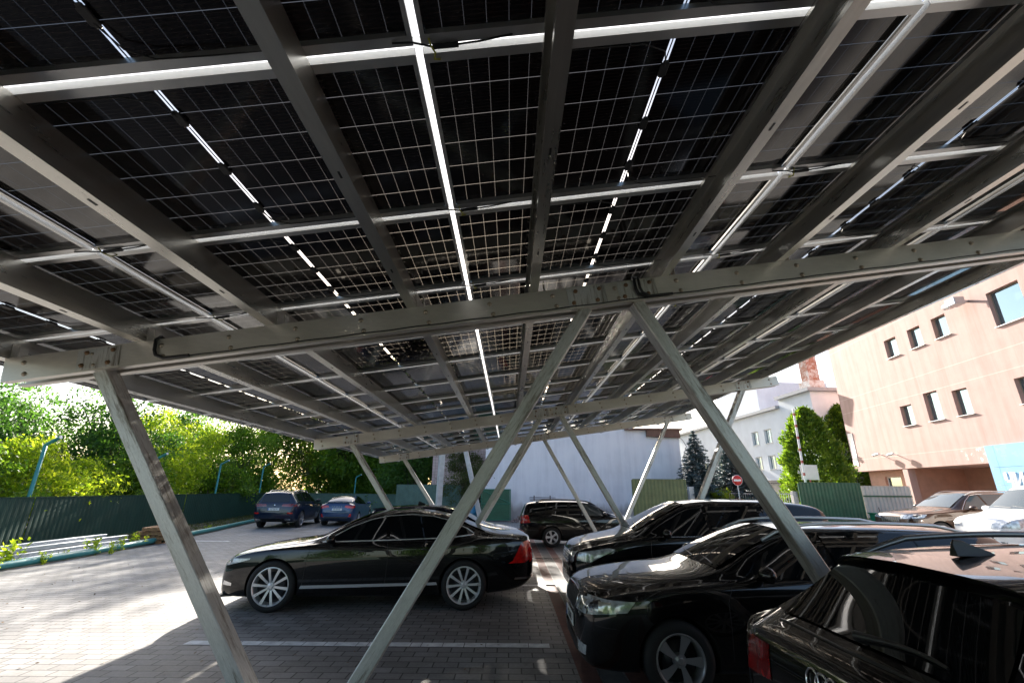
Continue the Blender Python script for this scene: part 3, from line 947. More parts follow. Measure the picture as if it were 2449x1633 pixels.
    for sy in (1, -1):   # the clear parking disc badge on the wing, the fuel flap line
        c.line('f', GRILL, [(4.02, .93), (4.22, .94), (4.22, .80), (4.02, .79), (4.02, .93)], 'R' if sy > 0 else 'L', .0025, off=0).build('fuel_flap', GRILL, rt)
    return c
sedan_near()

# ---- estates, two of the same make of shape, nose left (near) and nose right (far)
def estate(name, loc, rz, label, pm, L=4.66, W=.905, H=1.465, wb=2.686, fo=.87, R=.325, rim=.222, style='blade', glass=GLASS, old=False, ptxt='BC 3108 ET'):
    rt = empty('parked_car', loc, rz, label, 'car')
    h = H-1.465
    e = L
    sp = dict(L=L, R=R, rim=rim, arch=.045, axles=(fo, fo+wb),
        top=[(0, .66), (.025, .76), (.09, .835), (.35, .91), (.8, .975), (1.22, 1.025), (1.40, 1.07), (1.85, 1.29), (2.2, 1.415+h), (2.6, 1.458+h), (3.1, 1.465+h), (e-.9, 1.45+h), (e-.42, 1.415+h), (e-.24, 1.375+h), (e-.10, 1.12), (e-.05, 1.0), (e-.02, .93), (e, .72)],
        shoulder=[(0, .58), (.08, .72), (.4, .83), (1.0, .90), (1.5, .935), (2.6, .965), (3.8, .985), (e-.3, .99), (e-.08, .93), (e, .64)],
        bottom=[(0, .27), (.1, .20), (.4, .185), (1.2, .19), (3.6, .19), (e-.5, .22), (e-.15, .27), (e, .40)],
        width=[(0, .54), (.03, .67), (.12, .78), (.35, .86), (.75, W-.005), (2.5, W), (3.7, W), (e-.4, W-.03), (e-.12, .81), (e-.04, .74), (e, .66)],
        roof=[(0, .45), (.2, .62), (.8, .70), (1.25, .70), (1.45, .69), (2.2, .585), (3.2, .585), (e-.5, .575), (e-.24, .56), (e-.10, .62), (e, .50)],
        crown=[(0, .04), (.4, .045), (1.3, .045), (1.8, .06), (2.4, .065), (e-.4, .06), (e-.15, .05), (e, .03)])
    c = Car(sp, rt, pm)
    q = e-4.66
    fw = [(1.58, .985), (2.48, 1.0), (2.44, 1.375+h), (2.2, 1.335+h), (1.88, 1.20)]
    rw = [(2.54, 1.0), (3.42, 1.015), (3.36, 1.385+h), (2.95, 1.392+h), (2.50, 1.382+h)]
    qw = [(3.50, 1.018), (4.28+q, 1.06), (4.12+q, 1.335+h), (3.44, 1.385+h)]
    mk_windows(c, [rw, qw], GLASS); mk_windows(c, [fw], glass)
    c.part('windscreen', glass, [([(1.40, -.62), (1.38, 0), (1.40, .62), (2.18, .52), (2.18, -.52)], 'T')])
    c.part('rear_window', GLASS, [([(-.56, 1.05), (.56, 1.05), (.50, 1.335+h), (-.50, 1.335+h)], 'B')])
    door_skins(c, [[(1.45, .97), (1.37, .80), (1.36, .32)], [(2.51, .99), (2.54, .7), (2.52, .30)], [(3.46, 1.01), (3.50, .84), (3.22, .55), (3.14, .32)]])
    handles(c, [(2.25, .86), (3.20, .88)], pm)
    for sy in (1, -1):
        v = 'L' if sy > 0 else 'R'
        c.part('headlight', HEADL, [([(.07, .66), (.42, .70), (.50, .79), (.10, .80)], v), ([(sy*.40, .645), (sy*.70, .655), (sy*.70, .79), (sy*.45, .77)], 'F')], .004, .035)
        c.part('headlight_bulb', lens_mat('lamp_reflector', (.62, .60, .50), .1, .5), [([(sy*.50, .665), (sy*.62, .67), (sy*.63, .765), (sy*.52, .755)], 'F')], .007, .03)
        c.part('headlight_bulb', lens_mat('lamp_reflector', (.62, .60, .50), .1, .5), [([(.16, .68), (.28, .69), (.28, .775), (.17, .775)], v)], .007, .03)
        c.part('fog_lamp', HEADL, [([(sy*.44, .30), (sy*.68, .31), (sy*.70, .395), (sy*.47, .41)], 'F')], .004, .03)
        c.part('tail_light', TAILL, [([(e-.34, .76), (e-.03, .74), (e-.05, 1.0), (e-.28, .99)], v), ([(sy*.50, .75), (sy*.72, .74), (sy*.70, .99), (sy*.50, .95)], 'B')], .005, .04)
    c.part('grille', GRILL, [([(-.30, .60), (.30, .60), (.40, .70), (.38, .775), (0, .79), (-.38, .775), (-.40, .70)], 'F')], .004, .05)
    for a in range(-5, 6):
        c.line('g', GRILL, [(a*.06, .61), (a*.062, .775)], 'F', .006).build('grille_slat', BLACK, rt)
    c.line('g', CHROME, [(-.31, .595), (.31, .595), (.41, .70), (.39, .785), (.0, .80), (-.39, .785), (-.41, .70), (-.31, .595)], 'F', .008).build('grille_trim', CHROME, rt)
    c.part('air_intake', BLACK, [([(-.40, .24), (.40, .24), (.44, .36), (-.44, .36)], 'F')], .004, .06)
    mirror(c, 1.72, 1.05, W-.03, pm)
    rails(c, 1.95, e-.55, .53, ALU if not old else BLACK)
    plate(c, -.014, .50, True, ptxt); plate(c, e+.006, .72, False, ptxt)
    c.wheels(style)
    wiper(c, 'T', (1.42, .50), (1.50, -.05)); wiper(c, 'T', (1.42, -.02), (1.50, -.52))
    return c
estate('e', (3.02, 5.66, 0), math.pi, 'black estate car with grey five spoke wheels and slotted grille, second car from the camera', PBLACK)
estate('e', (2.63, 17.16, 0), 0, 'black estate car with silver five spoke wheels beside the lavender grey wall', PBLACK, L=4.57, W=.885, H=1.47, wb=2.578, fo=.93, R=.315, rim=.205, style='fivewide', glass=GLASSL, old=True, ptxt='')

# ---- tall people carrier between the two
def carrier():
    rt = empty('parked_car', (3.30, 8.92, 0), math.pi, 'tall black people carrier with barred chrome grille, behind the estate with grey wheels', 'car')
    e = 4.58; W = .91
    sp = dict(L=e, R=.335, rim=.222, arch=.05, axles=(.90, 3.55),
        top=[(0, .66), (.03, .80), (.10, .90), (.35, .99), (.7, 1.06), (1.0, 1.12), (1.15, 1.18), (1.7, 1.46), (2.05, 1.60), (2.5, 1.655), (3.2, 1.665), (e-.7, 1.64), (e-.32, 1.59), (e-.16, 1.50), (e-.06, 1.15), (e-.02, .95), (e, .75)],
        shoulder=[(0, .58), (.08, .78), (.4, .90), (.9, .99), (1.4, 1.03), (2.6, 1.06), (3.8, 1.08), (e-.3, 1.08), (e-.06, 1.0), (e, .68)],
        bottom=[(0, .28), (.1, .21), (.5, .20), (3.6, .20), (e-.4, .24), (e, .40)],
        width=[(0, .54), (.03, .66), (.12, .77), (.4, .87), (.8, W), (3.8, W), (e-.3, W-.03), (e-.08, .80), (e, .66)],
        roof=[(0, .45), (.2, .60), (.8, .70), (1.1, .72), (2.0, .62), (3.2, .61), (e-.4, .60), (e-.15, .62), (e, .5)],
        crown=[(0, .04), (.6, .05), (1.2, .05), (2, .07), (e-.4, .06), (e, .03)])
    c = Car(sp, rt, PBLACK)
    mk_windows(c, [[(1.42, 1.085), (2.32, 1.10), (2.28, 1.53), (2.05, 1.49), (1.72, 1.33)], [(2.38, 1.10), (3.28, 1.115), (3.22, 1.555), (2.35, 1.545)], [(3.36, 1.118), (4.18, 1.16), (4.05, 1.50), (3.30, 1.55)]], GLASS)
    c.part('windscreen', GLASS, [([(1.14, -.64), (1.12, 0), (1.14, .64), (2.02, .55), (2.02, -.55)], 'T')])
    c.part('rear_window', GLASS, [([(-.58, 1.12), (.58, 1.12), (.52, 1.48), (-.52, 1.48)], 'B')])
    door_skins(c, [[(1.32, 1.06), (1.30, .85), (1.32, .32)], [(2.35, 1.09), (2.38, .7), (2.36, .30)], [(3.32, 1.1), (3.34, .90), (3.10, .58), (3.02, .32)]])
    handles(c, [(2.08, .95), (3.06, .97)], PBLACK)
    c.line('w', CHROME, [(1.40, 1.07), (2.35, 1.085), (3.3, 1.10), (4.2, 1.145)], 'L', .007).build('window_trim', CHROME, rt)
    for sy in (1, -1):
        v = 'L' if sy > 0 else 'R'
        c.part('headlight', HEADL, [([(.10, .70), (.30, .68), (.72, .88), (.62, .90), (.14, .82)], v), ([(sy*.38, .66), (sy*.70, .68), (sy*.70, .83), (sy*.44, .80)], 'F')], .004, .035)
        c.part('tail_light', TAILL, [([(e-.26, .95), (e-.04, .93), (e-.12, 1.3), (e-.24, 1.3)], v)], .004, .04)
    c.part('grille', GRILL, [([(-.34, .62), (.34, .62), (.42, .80), (-.42, .80)], 'F')], .004, .05)
    for k, z in enumerate((.635, .675, .715, .755, .79)):
        c.line('g', CHROME, [(-.36-k*.012, z), (.36+k*.012, z)], 'F', .008).build('grille_bar', CHROME, rt)
    c.part('badge', CHROME, [([(-.06, .68), (.06, .68), (.06, .76), (-.06, .76)], 'F')], .012, .03)
    c.part('air_intake', BLACK, [([(-.50, .25), (.50, .25), (.54, .42), (-.54, .42)], 'F')], .004, .06)
    for z in (.28, .32, .36, .40): c.line('g', CHROME, [(-.48, z), (.48, z)], 'F', .005).build('intake_bar', CHROME, rt)
    plate(c, -.016, .52, True, 'BC 7240 CM')
    mirror(c, 1.55, 1.13, W-.03, PBLACK)
    wiper(c, 'T', (1.17, .58), (1.27, .02)); wiper(c, 'T', (1.17, .06), (1.26, -.5))
    mb = MB(); l, n_ = c.hit((c.X(3.9), 0, 4), (0, 0, -1)); mb.tube([(l.x, 0, l.z), (l.x-.09, 0, l.z+.16)], [.006, .003], 6); mb.build('roof_antenna', BLACK, rt)
    c.wheels('six')
carrier()

# ---- estate in the right foreground, tailgate towards the camera
def estate_front():
    rt = empty('parked_car', (3.97, 2.49, 0), 0, 'shiny black estate car with four linked rings on its tailgate, nearest to the camera', 'car')
    rt.scale = (1.06, 1.06, 1.06); e = 4.72; W = .915
    sp = dict(L=e, R=.33, rim=.23, arch=.04, axles=(.90, 3.71),
        top=[(0, .62), (.03, .74), (.10, .81), (.4, .89), (1.0, .97), (1.35, 1.02), (1.5, 1.06), (1.95, 1.27), (2.35, 1.39), (2.75, 1.435), (3.2, 1.435), (3.8, 1.41), (4.10, 1.375), (4.20, 1.335), (4.27, 1.26), (4.46, 1.115), (4.62, 1.0), (4.68, .955), (4.70, .88), (4.72, .70)],
        shoulder=[(0, .56), (.08, .70), (.4, .82), (1.0, .90), (1.6, .94), (2.6, .965), (3.8, .98), (4.40, .98), (4.60, .955), (4.68, .90), (4.72, .62)],
        bottom=[(0, .26), (.1, .19), (.4, .18), (3.6, .18), (4.3, .22), (4.6, .27), (e, .38)],
        width=[(0, .54), (.03, .67), (.12, .78), (.35, .86), (.8, W-.005), (3.8, W), (4.35, W-.02), (4.6, .85), (4.69, .77), (e, .70)],
        roof=[(0, .45), (.2, .62), (.8, .70), (1.4, .70), (1.55, .69), (2.3, .575), (3.3, .56), (4.0, .535), (4.2, .53), (4.3, .57), (4.5, .665), (4.66, .68), (e, .55)],
        crown=[(0, .04), (.4, .045), (1.4, .045), (2.0, .055), (2.5, .06), (4.0, .05), (4.25, .05), (4.5, .05), (e, .03)])
    c = Car(sp, rt, PBLACK, 110)
    mk_windows(c, [[(1.72, .99), (2.58, 1.0), (2.55, 1.345), (2.3, 1.305), (2.0, 1.20)], [(2.64, 1.0), (3.46, 1.01), (3.42, 1.345), (3.0, 1.365), (2.61, 1.352)], [(3.54, 1.012), (4.22, 1.04), (4.02, 1.27), (3.50, 1.335)]], GLASS)
    c.part('windscreen', GLASS, [([(1.5, -.62), (1.48, 0), (1.5, .62), (2.33, .52), (2.33, -.52)], 'T')])
    c.part('rear_window', GLASS, [([(4.235, -.50), (4.225, 0), (4.235, .50), (4.40, .575), (4.525, .625), (4.545, .55), (4.56, 0), (4.545, -.55), (4.525, -.625), (4.40, -.575)], 'T')], .004, .04)
    # roof spoiler above the rear window
    P = []
    mb = MB()
    n = 14; top = []; bot = []
    for i in range(n+1):
        y = -.545+1.09*i/n
        l, nn = c.hit((c.X(4.02), y, 4), (0, 0, -1))
        q = 1-(y/.545)**2
        te = 4.205+.045*q
        zz = l.z-.018-.006*(1-q)
        top.append((Vector((c.X(4.02), y, l.z+.004)), Vector((c.X(4.12), y, l.z-.004)), Vector((c.X(te), y*.985, zz)), Vector((c.X(te-.008), y*.98, zz-.014)), Vector((c.X(4.17), y*.97, zz-.035))))
    V = [p for r in top for p in r]; F = []
    for i in range(n):
        for k in range(4): F.append((i*5+k, i*5+k+1, (i+1)*5+k+1, (i+1)*5+k))
    mb.add(V, F, True); mb.build('roof_spoiler', PBLACK, rt, smooth_ang=40)
    door_skins(c, [[(2.61, 1.0), (2.64, .7), (2.62, .30)], [(3.50, 1.0), (3.54, .85), (3.30, .56), (3.2, .32)]])
    handles(c, [(2.35, .86), (3.28, .88)], PBLACK)
    rails(c, 2.2, 4.05, .515, simple('satin_rail', (.20, .20, .20), .3, .7), .05)
    # shut line of the tailgate
    c.line('g', GRILL, [(-.70, .935), (-.4, .955), (0, .962), (.4, .955), (.70, .935)], 'B', .004, off=0).build('tailgate_gap', GRILL, rt)
    c.line('g', GRILL, [(4.26, .56), (4.42, .655), (4.60, .735), (4.68, .72)], 'T', .004, off=0).build('tailgate_gap', GRILL, rt)
    c.line('g', GRILL, [(4.26, -.56), (4.42, -.655), (4.60, -.735), (4.68, -.72)], 'T', .004, off=0).build('tailgate_gap', GRILL, rt)
    seal = c.line('s', BLACK, [(4.585, -.52), (4.60, 0), (4.585, .52)], 'T', .007); seal.build('window_seal', BLACK, rt)
    for sy in (1, -1):
        v = 'L' if sy > 0 else 'R'
        c.part('tail_light', TAILD, [([(4.44, .76), (4.69, .73), (4.66, .93), (4.52, .91)], v), ([(sy*.46, .74), (sy*.72, .72), (sy*.70, .90), (sy*.48, .90)], 'B')], .004, .03)
        c.part('headlight', HEADL, [([(.08, .64), (.40, .70), (.46, .77), (.12, .76)], v)], .004, .04)
    # four linked rings
    for k in range(4):
        y = .0+(1.5-k)*.066
        l, nn = c.hit((-6, y, .862), (1, 0, 0))
        mb = MB(); seg = []
        for i in range(33):
            a = 2*math.pi*i/32; q = c.hit((-6, y+.045*math.cos(a), .862+.045*math.sin(a)), (1, 0, 0)); seg.append(q[0]+q[1]*.006)
        mb.tube(seg, .0055, 8, cap=False)
        mb.build('badge_ring', CHROME, rt)
    plate(c, 4.725, .715, False, '')
    # rear wiper
    a = c.hit((c.X(4.535), 0, 4), (0, 0, -1))[0]
    wb_ = MB(); pts = []
    for i in range(9):
        y = -.02-.42*i/8; l, nn = c.hit((c.X(4.535-.035*math.sin(i/8*2.2)), y, 4), (0, 0, -1)); pts.append(l+nn*.016)
    wb_.tube(pts, [.022, .018, .014, .012, .010, .009, .009, .008, .006], 8)
    wb_.build('rear_wiper', BLACK, rt)
    fin(c, 3.88, BLACK, 1.1)
    mirror(c, 1.9, 1.06, W-.04, PBLACK)
    c.wheels('ten')
estate_front()

# ---- hatchback behind the saloon
def hatch():
    rt = empty('parked_car', (-1.52, 12.1, 0), 0, 'dark blue hatchback with roof spoiler, half hidden behind the long black saloon', 'car')
    rt.scale = (.92, 1, .98); e = 4.3; W = .895
    sp = dict(L=e, R=.32, rim=.21, arch=.045, axles=(.88, 3.5),
        top=[(0, .64), (.03, .76), (.12, .84), (.5, .94), (1.1, 1.03), (1.3, 1.09), (1.9, 1.36), (2.3, 1.44), (2.8, 1.46), (3.5, 1.43), (e-.32, 1.38), (e-.2, 1.32), (e-.10, 1.05), (e-.03, .92), (e, .72)],
        shoulder=[(0, .56), (.08, .72), (.5, .86), (1.4, .95), (3.4, 1.0), (e-.2, 1.0), (e-.04, .88), (e, .64)],
        bottom=[(0, .26), (.1, .2), (3.6, .19), (e, .38)],
        width=[(0, .54), (.12, .77), (.5, .87), (.8, W), (3.5, W), (e-.3, W-.03), (e-.08, .78), (e, .66)],
        roof=[(0, .45), (.8, .7), (1.3, .69), (2.1, .575), (3.3, .565), (e-.25, .55), (e, .5)],
        crown=[(0, .04), (1.3, .05), (2.2, .065), (e-.3, .06), (e, .03)])
    c = Car(sp, rt, PNAVY)
    mk_windows(c, [[(1.6, 1.0), (2.4, 1.015), (2.38, 1.37), (2.1, 1.33)], [(2.46, 1.016), (3.3, 1.04), (3.2, 1.36), (2.44, 1.375)], [(3.36, 1.04), (3.85, 1.10), (3.6, 1.31), (3.26, 1.35)]], GLASS)
    c.part('windscreen', GLASS, [([(1.3, -.62), (1.3, .62), (2.05, .52), (2.05, -.52)], 'T')])
    c.part('rear_window', GLASS, [([(-.56, 1.04), (.56, 1.04), (.5, 1.30), (-.5, 1.30)], 'B')])
    mb = MB(); mb.prism([(-.06, .03), (.10, .05), (.30, .055), (.30, .03), (.1, .0)], -.55, .55, 'y')
    o = mb.build('roof_spoiler', PNAVY, rt, bevel=.008); o.location = (c.X(e-.22), 0, 1.335)
    for sy in (1, -1):
        v = 'L' if sy > 0 else 'R'
        c.part('tail_light', TAILL, [([(e-.28, .80), (e-.04, .80), (e-.08, 1.0), (e-.26, .98)], v)], .004, .04)
    fin(c, 2.9, BLACK, 1.2); mirror(c, 1.75, 1.06, W-.03, PNAVY); c.wheels('fivewide')
hatch()

# ---- big off-roader by the left fence, tail to the camera
def offroader(loc, rz, label, pm, H=1.70, L=4.92, W=.99, nose=False, glass=GLASS, style='twin', txt=None):
    rt = empty('parked_car', loc, rz, label, 'car')
    e = L; h = H-1.70
    sp = dict(L=e, R=.375, rim=.27, arch=.05, axles=(.90, 3.87),
        top=[(0, .74), (.03, .90), (.12, 1.0), (.5, 1.07), (1.1, 1.13), (1.45, 1.18), (1.6, 1.22), (2.05, 1.47+h*.6), (2.4, 1.62+h), (2.9, 1.69+h), (3.6, 1.69+h), (e-.6, 1.655+h), (e-.35, 1.61+h), (e-.25, 1.55+h), (e-.10, 1.2), (e-.04, 1.08), (e, .80)],
        shoulder=[(0, .66), (.08, .86), (.5, .98), (1.2, 1.05), (1.8, 1.10), (3.6, 1.14), (e-.3, 1.14), (e-.06, 1.0), (e, .72)],
        bottom=[(0, .34), (.1, .25), (.5, .24), (3.8, .24), (e-.3, .30), (e, .45)],
        width=[(0, .60), (.03, .74), (.12, .84), (.4, .93), (.8, W-.01), (3.9, W), (e-.4, W-.02), (e-.08, .88), (e, .76)],
        roof=[(0, .5), (.2, .68), (.8, .78), (1.5, .78), (2.4, .65), (3.6, .64), (e-.4, .62), (e-.2, .64), (e, .6)],
        crown=[(0, .04), (1.5, .05), (2.4, .07), (e-.4, .06), (e, .03)])
    c = Car(sp, rt, pm)
    mk_windows(c, [[(1.85, 1.15), (2.68, 1.17), (2.65, 1.58+h), (2.4, 1.53+h), (2.15, 1.38+h*.7)], [(2.74, 1.17), (3.62, 1.185), (3.55, 1.60+h), (2.71, 1.595+h)], [(3.70, 1.19), (4.40, 1.23), (4.25, 1.52+h), (3.62, 1.59+h)]], glass)
    c.part('windscreen', glass, [([(1.6, -.68), (1.58, 0), (1.6, .68), (2.38, .57), (2.38, -.57)], 'T')])
    c.part('rear_window', GLASS, [([(-.64, 1.17), (.64, 1.17), (.57, 1.51+h), (-.57, 1.51+h)], 'B')])
    if not nose:
        mb = MB(); mb.prism([(-.05, .02), (.10, .045), (.32, .05), (.32, .02), (.12, -.01)], -.60, .60, 'y')
        o = mb.build('roof_spoiler', pm, rt, bevel=.008); o.location = (c.X(e-.30), 0, 1.545+h)
    for sy in (1, -1):
        v = 'L' if sy > 0 else 'R'
        c.part('tail_light', TAILD, [([(sy*.34, .98), (sy*.80, .97), (sy*.84, 1.09), (sy*.38, 1.085)], 'B'), ([(e-.30, .99), (e-.04, .97), (e-.06, 1.1), (e-.25, 1.08)], v)], .005, .05)
        c.part('reflector', TAILL, [([(sy*.62, .66), (sy*.86, .65), (sy*.86, .71), (sy*.66, .73)], 'B')], .005, .04)
        c.part('headlight', HEADL, [([(.10, .85), (.42, .88), (.55, .98), (.14, .97)], v), ([(sy*.42, .82), (sy*.78, .84), (sy*.76, .97), (sy*.46, .95)], 'F')], .004, .04)
        c.part('exhaust_trim', CHROME, [([(sy*.55, .36), (sy*.78, .36), (sy*.80, .45), (sy*.55, .44)], 'B')], .006, .04)
    c.part('rear_bumper', BLACK, [([(-.80, .34), (.80, .34), (.84, .50), (-.84, .50)], 'B')], .004, .06)
    c.part('grille', GRILL, [([(-.38, .62), (.38, .62), (.42, .88), (-.42, .88)], 'F')], .004, .05)
    for k in range(-4, 5): c.line('g', CHROME, [(k*.09, .63), (k*.09, .87)], 'F', .007).build('grille_bar', CHROME, rt)
    c.line('w', CHROME, [(1.80, 1.14), (2.15, 1.40+h*.7), (2.42, 1.56+h), (2.7, 1.605+h), (3.6, 1.62+h), (4.27, 1.545+h)], 'L', .008).build('window_trim', CHROME, rt)
    door_skins(c, [[(1.75, 1.1), (1.70, .85), (1.66, .36)], [(2.71, 1.16), (2.74, .75), (2.72, .34)], [(3.66, 1.17), (3.70, .92), (3.45, .62), (3.36, .36)]])
    handles(c, [(2.45, 1.0), (3.42, 1.02)], pm)
    rails(c, 2.3, e-.7, .58, ALU)
    mirror(c, 2.0, 1.20, W-.03, pm if nose else BLACK, 1.15)
    if txt: plate(c, e+.004, .86, False, txt)
    l, nn = c.hit((-8, 0, 1.035), (1, 0, 0)); mb = MB(); mb.lathe([(0, -.008), (.042, -.006), (.042, .01)], 20, 'x', (l.x, l.y, l.z)); mb.build('badge', CHROME, rt)
    c.wheels(style); return c
offroader((-11.3, 25.0, 0), rad(95), 'dark blue off-road car with a high tailgate, parked next to the green fence', PBLUE, txt='BC 7103 HP')
offroader((15.85, 17.0, .15), math.pi, 'brown off-road car with pale roof rails, nose out beside the white van', PBROWN, H=1.74, L=4.85, nose=True, glass=GLASSL, style='fivewide')

# ---- blue saloon beside it
def sedan_blue():
    rt = empty('parked_car', (-8.95, 26.55, 0), rad(95), 'bright blue saloon with glowing red tail lights, right of the dark blue off-road car', 'car')
    e = 4.65; W = .91
    sp = dict(L=e, R=.325, rim=.215, arch=.045, axles=(.90, 3.60),
        top=[(0, .62), (.03, .74), (.12, .81), (.5, .91), (1.2, 1.01), (1.4, 1.06), (2.1, 1.37), (2.5, 1.455), (3.0, 1.465), (3.5, 1.40), (4.15, 1.17), (4.4, 1.13), (4.55, 1.11), (4.60, 1.02), (4.63, .9), (e, .74)],
        shoulder=[(0, .54), (.1, .7), (.5, .83), (1.4, .93), (3.4, 1.0), (4.3, 1.02), (4.58, .95), (e, .68)],
        bottom=[(0, .25), (.1, .19), (3.6, .19), (4.3, .24), (e, .40)],
        width=[(0, .54), (.12, .77), (.5, .88), (.8, W), (3.7, W), (4.2, W-.03), (4.56, .80), (e, .68)],
        roof=[(0, .45), (.8, .7), (1.4, .69), (2.3, .57), (3.2, .56), (3.7, .56), (4.2, .66), (e, .52)],
        crown=[(0, .04), (1.4, .05), (2.4, .07), (3.4, .07), (4.2, .05), (e, .03)])
    c = Car(sp, rt, PMID)
    mk_windows(c, [[(1.65, 1.0), (2.5, 1.015), (2.48, 1.37), (2.2, 1.31)], [(2.56, 1.016), (3.4, 1.05), (3.35, 1.33), (2.95, 1.385), (2.53, 1.378)], [(3.46, 1.05), (3.95, 1.10), (3.7, 1.23), (3.42, 1.31)]], GLASS)
    c.part('windscreen', GLASS, [([(1.4, -.62), (1.4, .62), (2.25, .5), (2.25, -.5)], 'T')])
    c.part('rear_window', glass_dark('pale_rear_glass', (.05, .06, .07), .04, 1.0), [([(3.35, -.48), (3.35, .48), (4.12, .60), (4.12, -.60)], 'T')])
    for sy in (1, -1):
        v = 'L' if sy > 0 else 'R'
        c.part('tail_light', TAILL, [([(sy*.38, .90), (sy*.74, .84), (sy*.74, 1.0), (sy*.42, .99)], 'B'), ([(e-.30, .88), (e-.05, .86), (e-.07, 1.0), (e-.24, 1.0)], v)], .005, .04)
        c.part('reflector', TAILL, [([(sy*.60, .45), (sy*.72, .45), (sy*.74, .60), (sy*.66, .60)], 'B')], .005, .04)
    c.part('rear_bumper', BLACK, [([(-.66, .40), (.66, .40), (.60, .46), (-.60, .46)], 'B')], .004, .06)
    plate(c, e+.004, .80, False, 'BC 3079 MB')
    mb = MB(); mb.box((c.X(4.52), 0, 1.125), (.12, 1.25, .022)); mb.build('boot_spoiler', PMID, rt, bevel=.006)
    for k in range(5):
        y = (2-k)*.11
        l, nn = c.hit((-8, y, .935), (1, 0, 0)); mb = MB(); mb.box((l.x-.003, y, .935), (.008, .035, .03)); mb.build('badge', CHROME, rt)
    mirror(c, 1.85, 1.06, W-.03, PMID); c.wheels('fivewide')
    for sy in (1,): handles(c, [(2.3, .87), (3.25, .9)], PMID)
sedan_blue()

# ---- white van
def van():
    rt = empty('parked_van', (15.7, 14.0, .15), math.pi, 'white panel van with rounded bonnet and big clear headlight, right of the brown car', 'van')
    e = 4.4; W = .915
    sp = dict(L=e, R=.325, rim=.2, arch=.05, axles=(.92, 3.62),
        top=[(0, .70), (.03, .86), (.12, .98), (.45, 1.08), (.8, 1.14), (1.0, 1.19), (1.15, 1.26), (1.55, 1.55), (1.9, 1.80), (2.2, 1.92), (2.8, 1.98), (e-.3, 1.97), (e-.1, 1.90), (e-.03, 1.3), (e, .9)],
        shoulder=[(0, .62), (.1, .86), (.5, 1.0), (1.1, 1.08), (3.6, 1.12), (e-.2, 1.12), (e, .8)],
        bottom=[(0, .30), (.1, .22), (3.6, .22), (e, .36)],
        width=[(0, .58), (.03, .70), (.12, .79), (.4, .87), (.8, W), (e-.3, W), (e-.05, .88), (e, .8)],
        roof=[(0, .46), (.3, .64), (.8, .72), (1.1, .72), (2.0, .68), (3, .70), (e-.1, .70), (e, .66)],
        crown=[(0, .05), (1.1, .06), (2, .09), (e-.2, .09), (e, .05)])
    c = Car(sp, rt, PWHITE)
    mk_windows(c, [[(1.45, 1.14), (2.3, 1.14), (2.25, 1.66), (1.95, 1.62), (1.7, 1.45)]], GLASSL)
    c.part('windscreen', GLASSL, [([(1.14, -.66), (1.12, 0), (1.14, .66), (1.86, .59), (1.86, -.59)], 'T')])
    for sy in (1, -1):
        v = 'L' if sy > 0 else 'R'
        c.part('headlight', HEADL, [([(.06, .76), (.35, .74), (.66, .93), (.52, .985), (.16, .92)], v), ([(sy*.40, .73), (sy*.74, .75), (sy*.72, .92), (sy*.46, .87)], 'F')], .004, .035)
    c.part('grille', GRILL, [([(-.40, .42), (.40, .42), (.46, .60), (-.46, .60)], 'F')], .004, .05)
    c.part('front_bumper', BLACK, [([(-.7, .26), (.7, .26), (.72, .40), (-.72, .40)], 'F')], .004, .06)
    door_skins(c, [[(1.36, 1.1), (1.34, .85), (1.36, .36)], [(2.36, 1.7), (2.38, 1.1), (2.36, .34)]])
    wiper(c, 'T', (1.16, .60), (1.24, .02)); wiper(c, 'T', (1.16, .05), (1.23, -.5))
    mirror(c, 1.50, 1.22, W-.02, PWHITE, 1.2); c.wheels('fivewide')
    handles(c, [(2.15, 1.02)], BLACK)
van()

# ------------------------------------------------------------ fences
FGREEN = simple('dark_green_sheet', (.011, .045, .031), .5, .0, var=.2, vscale=1.5)
FGREY = simple('grey_green_sheet', (.10, .16, .13), .5, var=.2, vscale=3)
FMID = simple('green_sheet', (.035, .12, .065), .45, var=.2, vscale=3)
FKHAKI = simple('khaki_sheet', (.17, .19, .075), .5, var=.25, vscale=2)
FLIGHT = simple('pale_grey_sheet', (.58, .56, .50), .5, var=.12, vscale=3)
TEAL = simple('teal_paint', (.045, .25, .24), .38, var=.18, vscale=5)

def corrugated(mb, a, b, z0, z1, pitch=.11, amp=.011, th=.004):
    a = Vector((a[0], a[1], 0)); b = Vector((b[0], b[1], 0)); L = (b-a).length; d = (b-a)/L; nn = Vector((-d.y, d.x, 0))
    prof = []; s = 0
    while s < L:
        for q, o in ((0, -1), (.36, -1), (.5, 1), (.86, 1)):
            if s+q*pitch <= L: prof.append((s+q*pitch, o*amp))
        s += pitch
    V = []; n = len(prof)
    for off in (0, th):
        for z in (z0, z1):
            for s_, o in prof:
                p = a+d*s_+nn*(o+off); V.append((p.x, p.y, z))
    F = []
    for i in range(n-1):
        F.append((i, i+1, n+i+1, n+i)); F.append((2*n+i+1, 2*n+i, 3*n+i, 3*n+i+1))
        F.append((n+i, n+i+1, 3*n+i+1, 3*n+i)); F.append((i+1, i, 2*n+i, 2*n+i+1))
    mb.add(V, F)

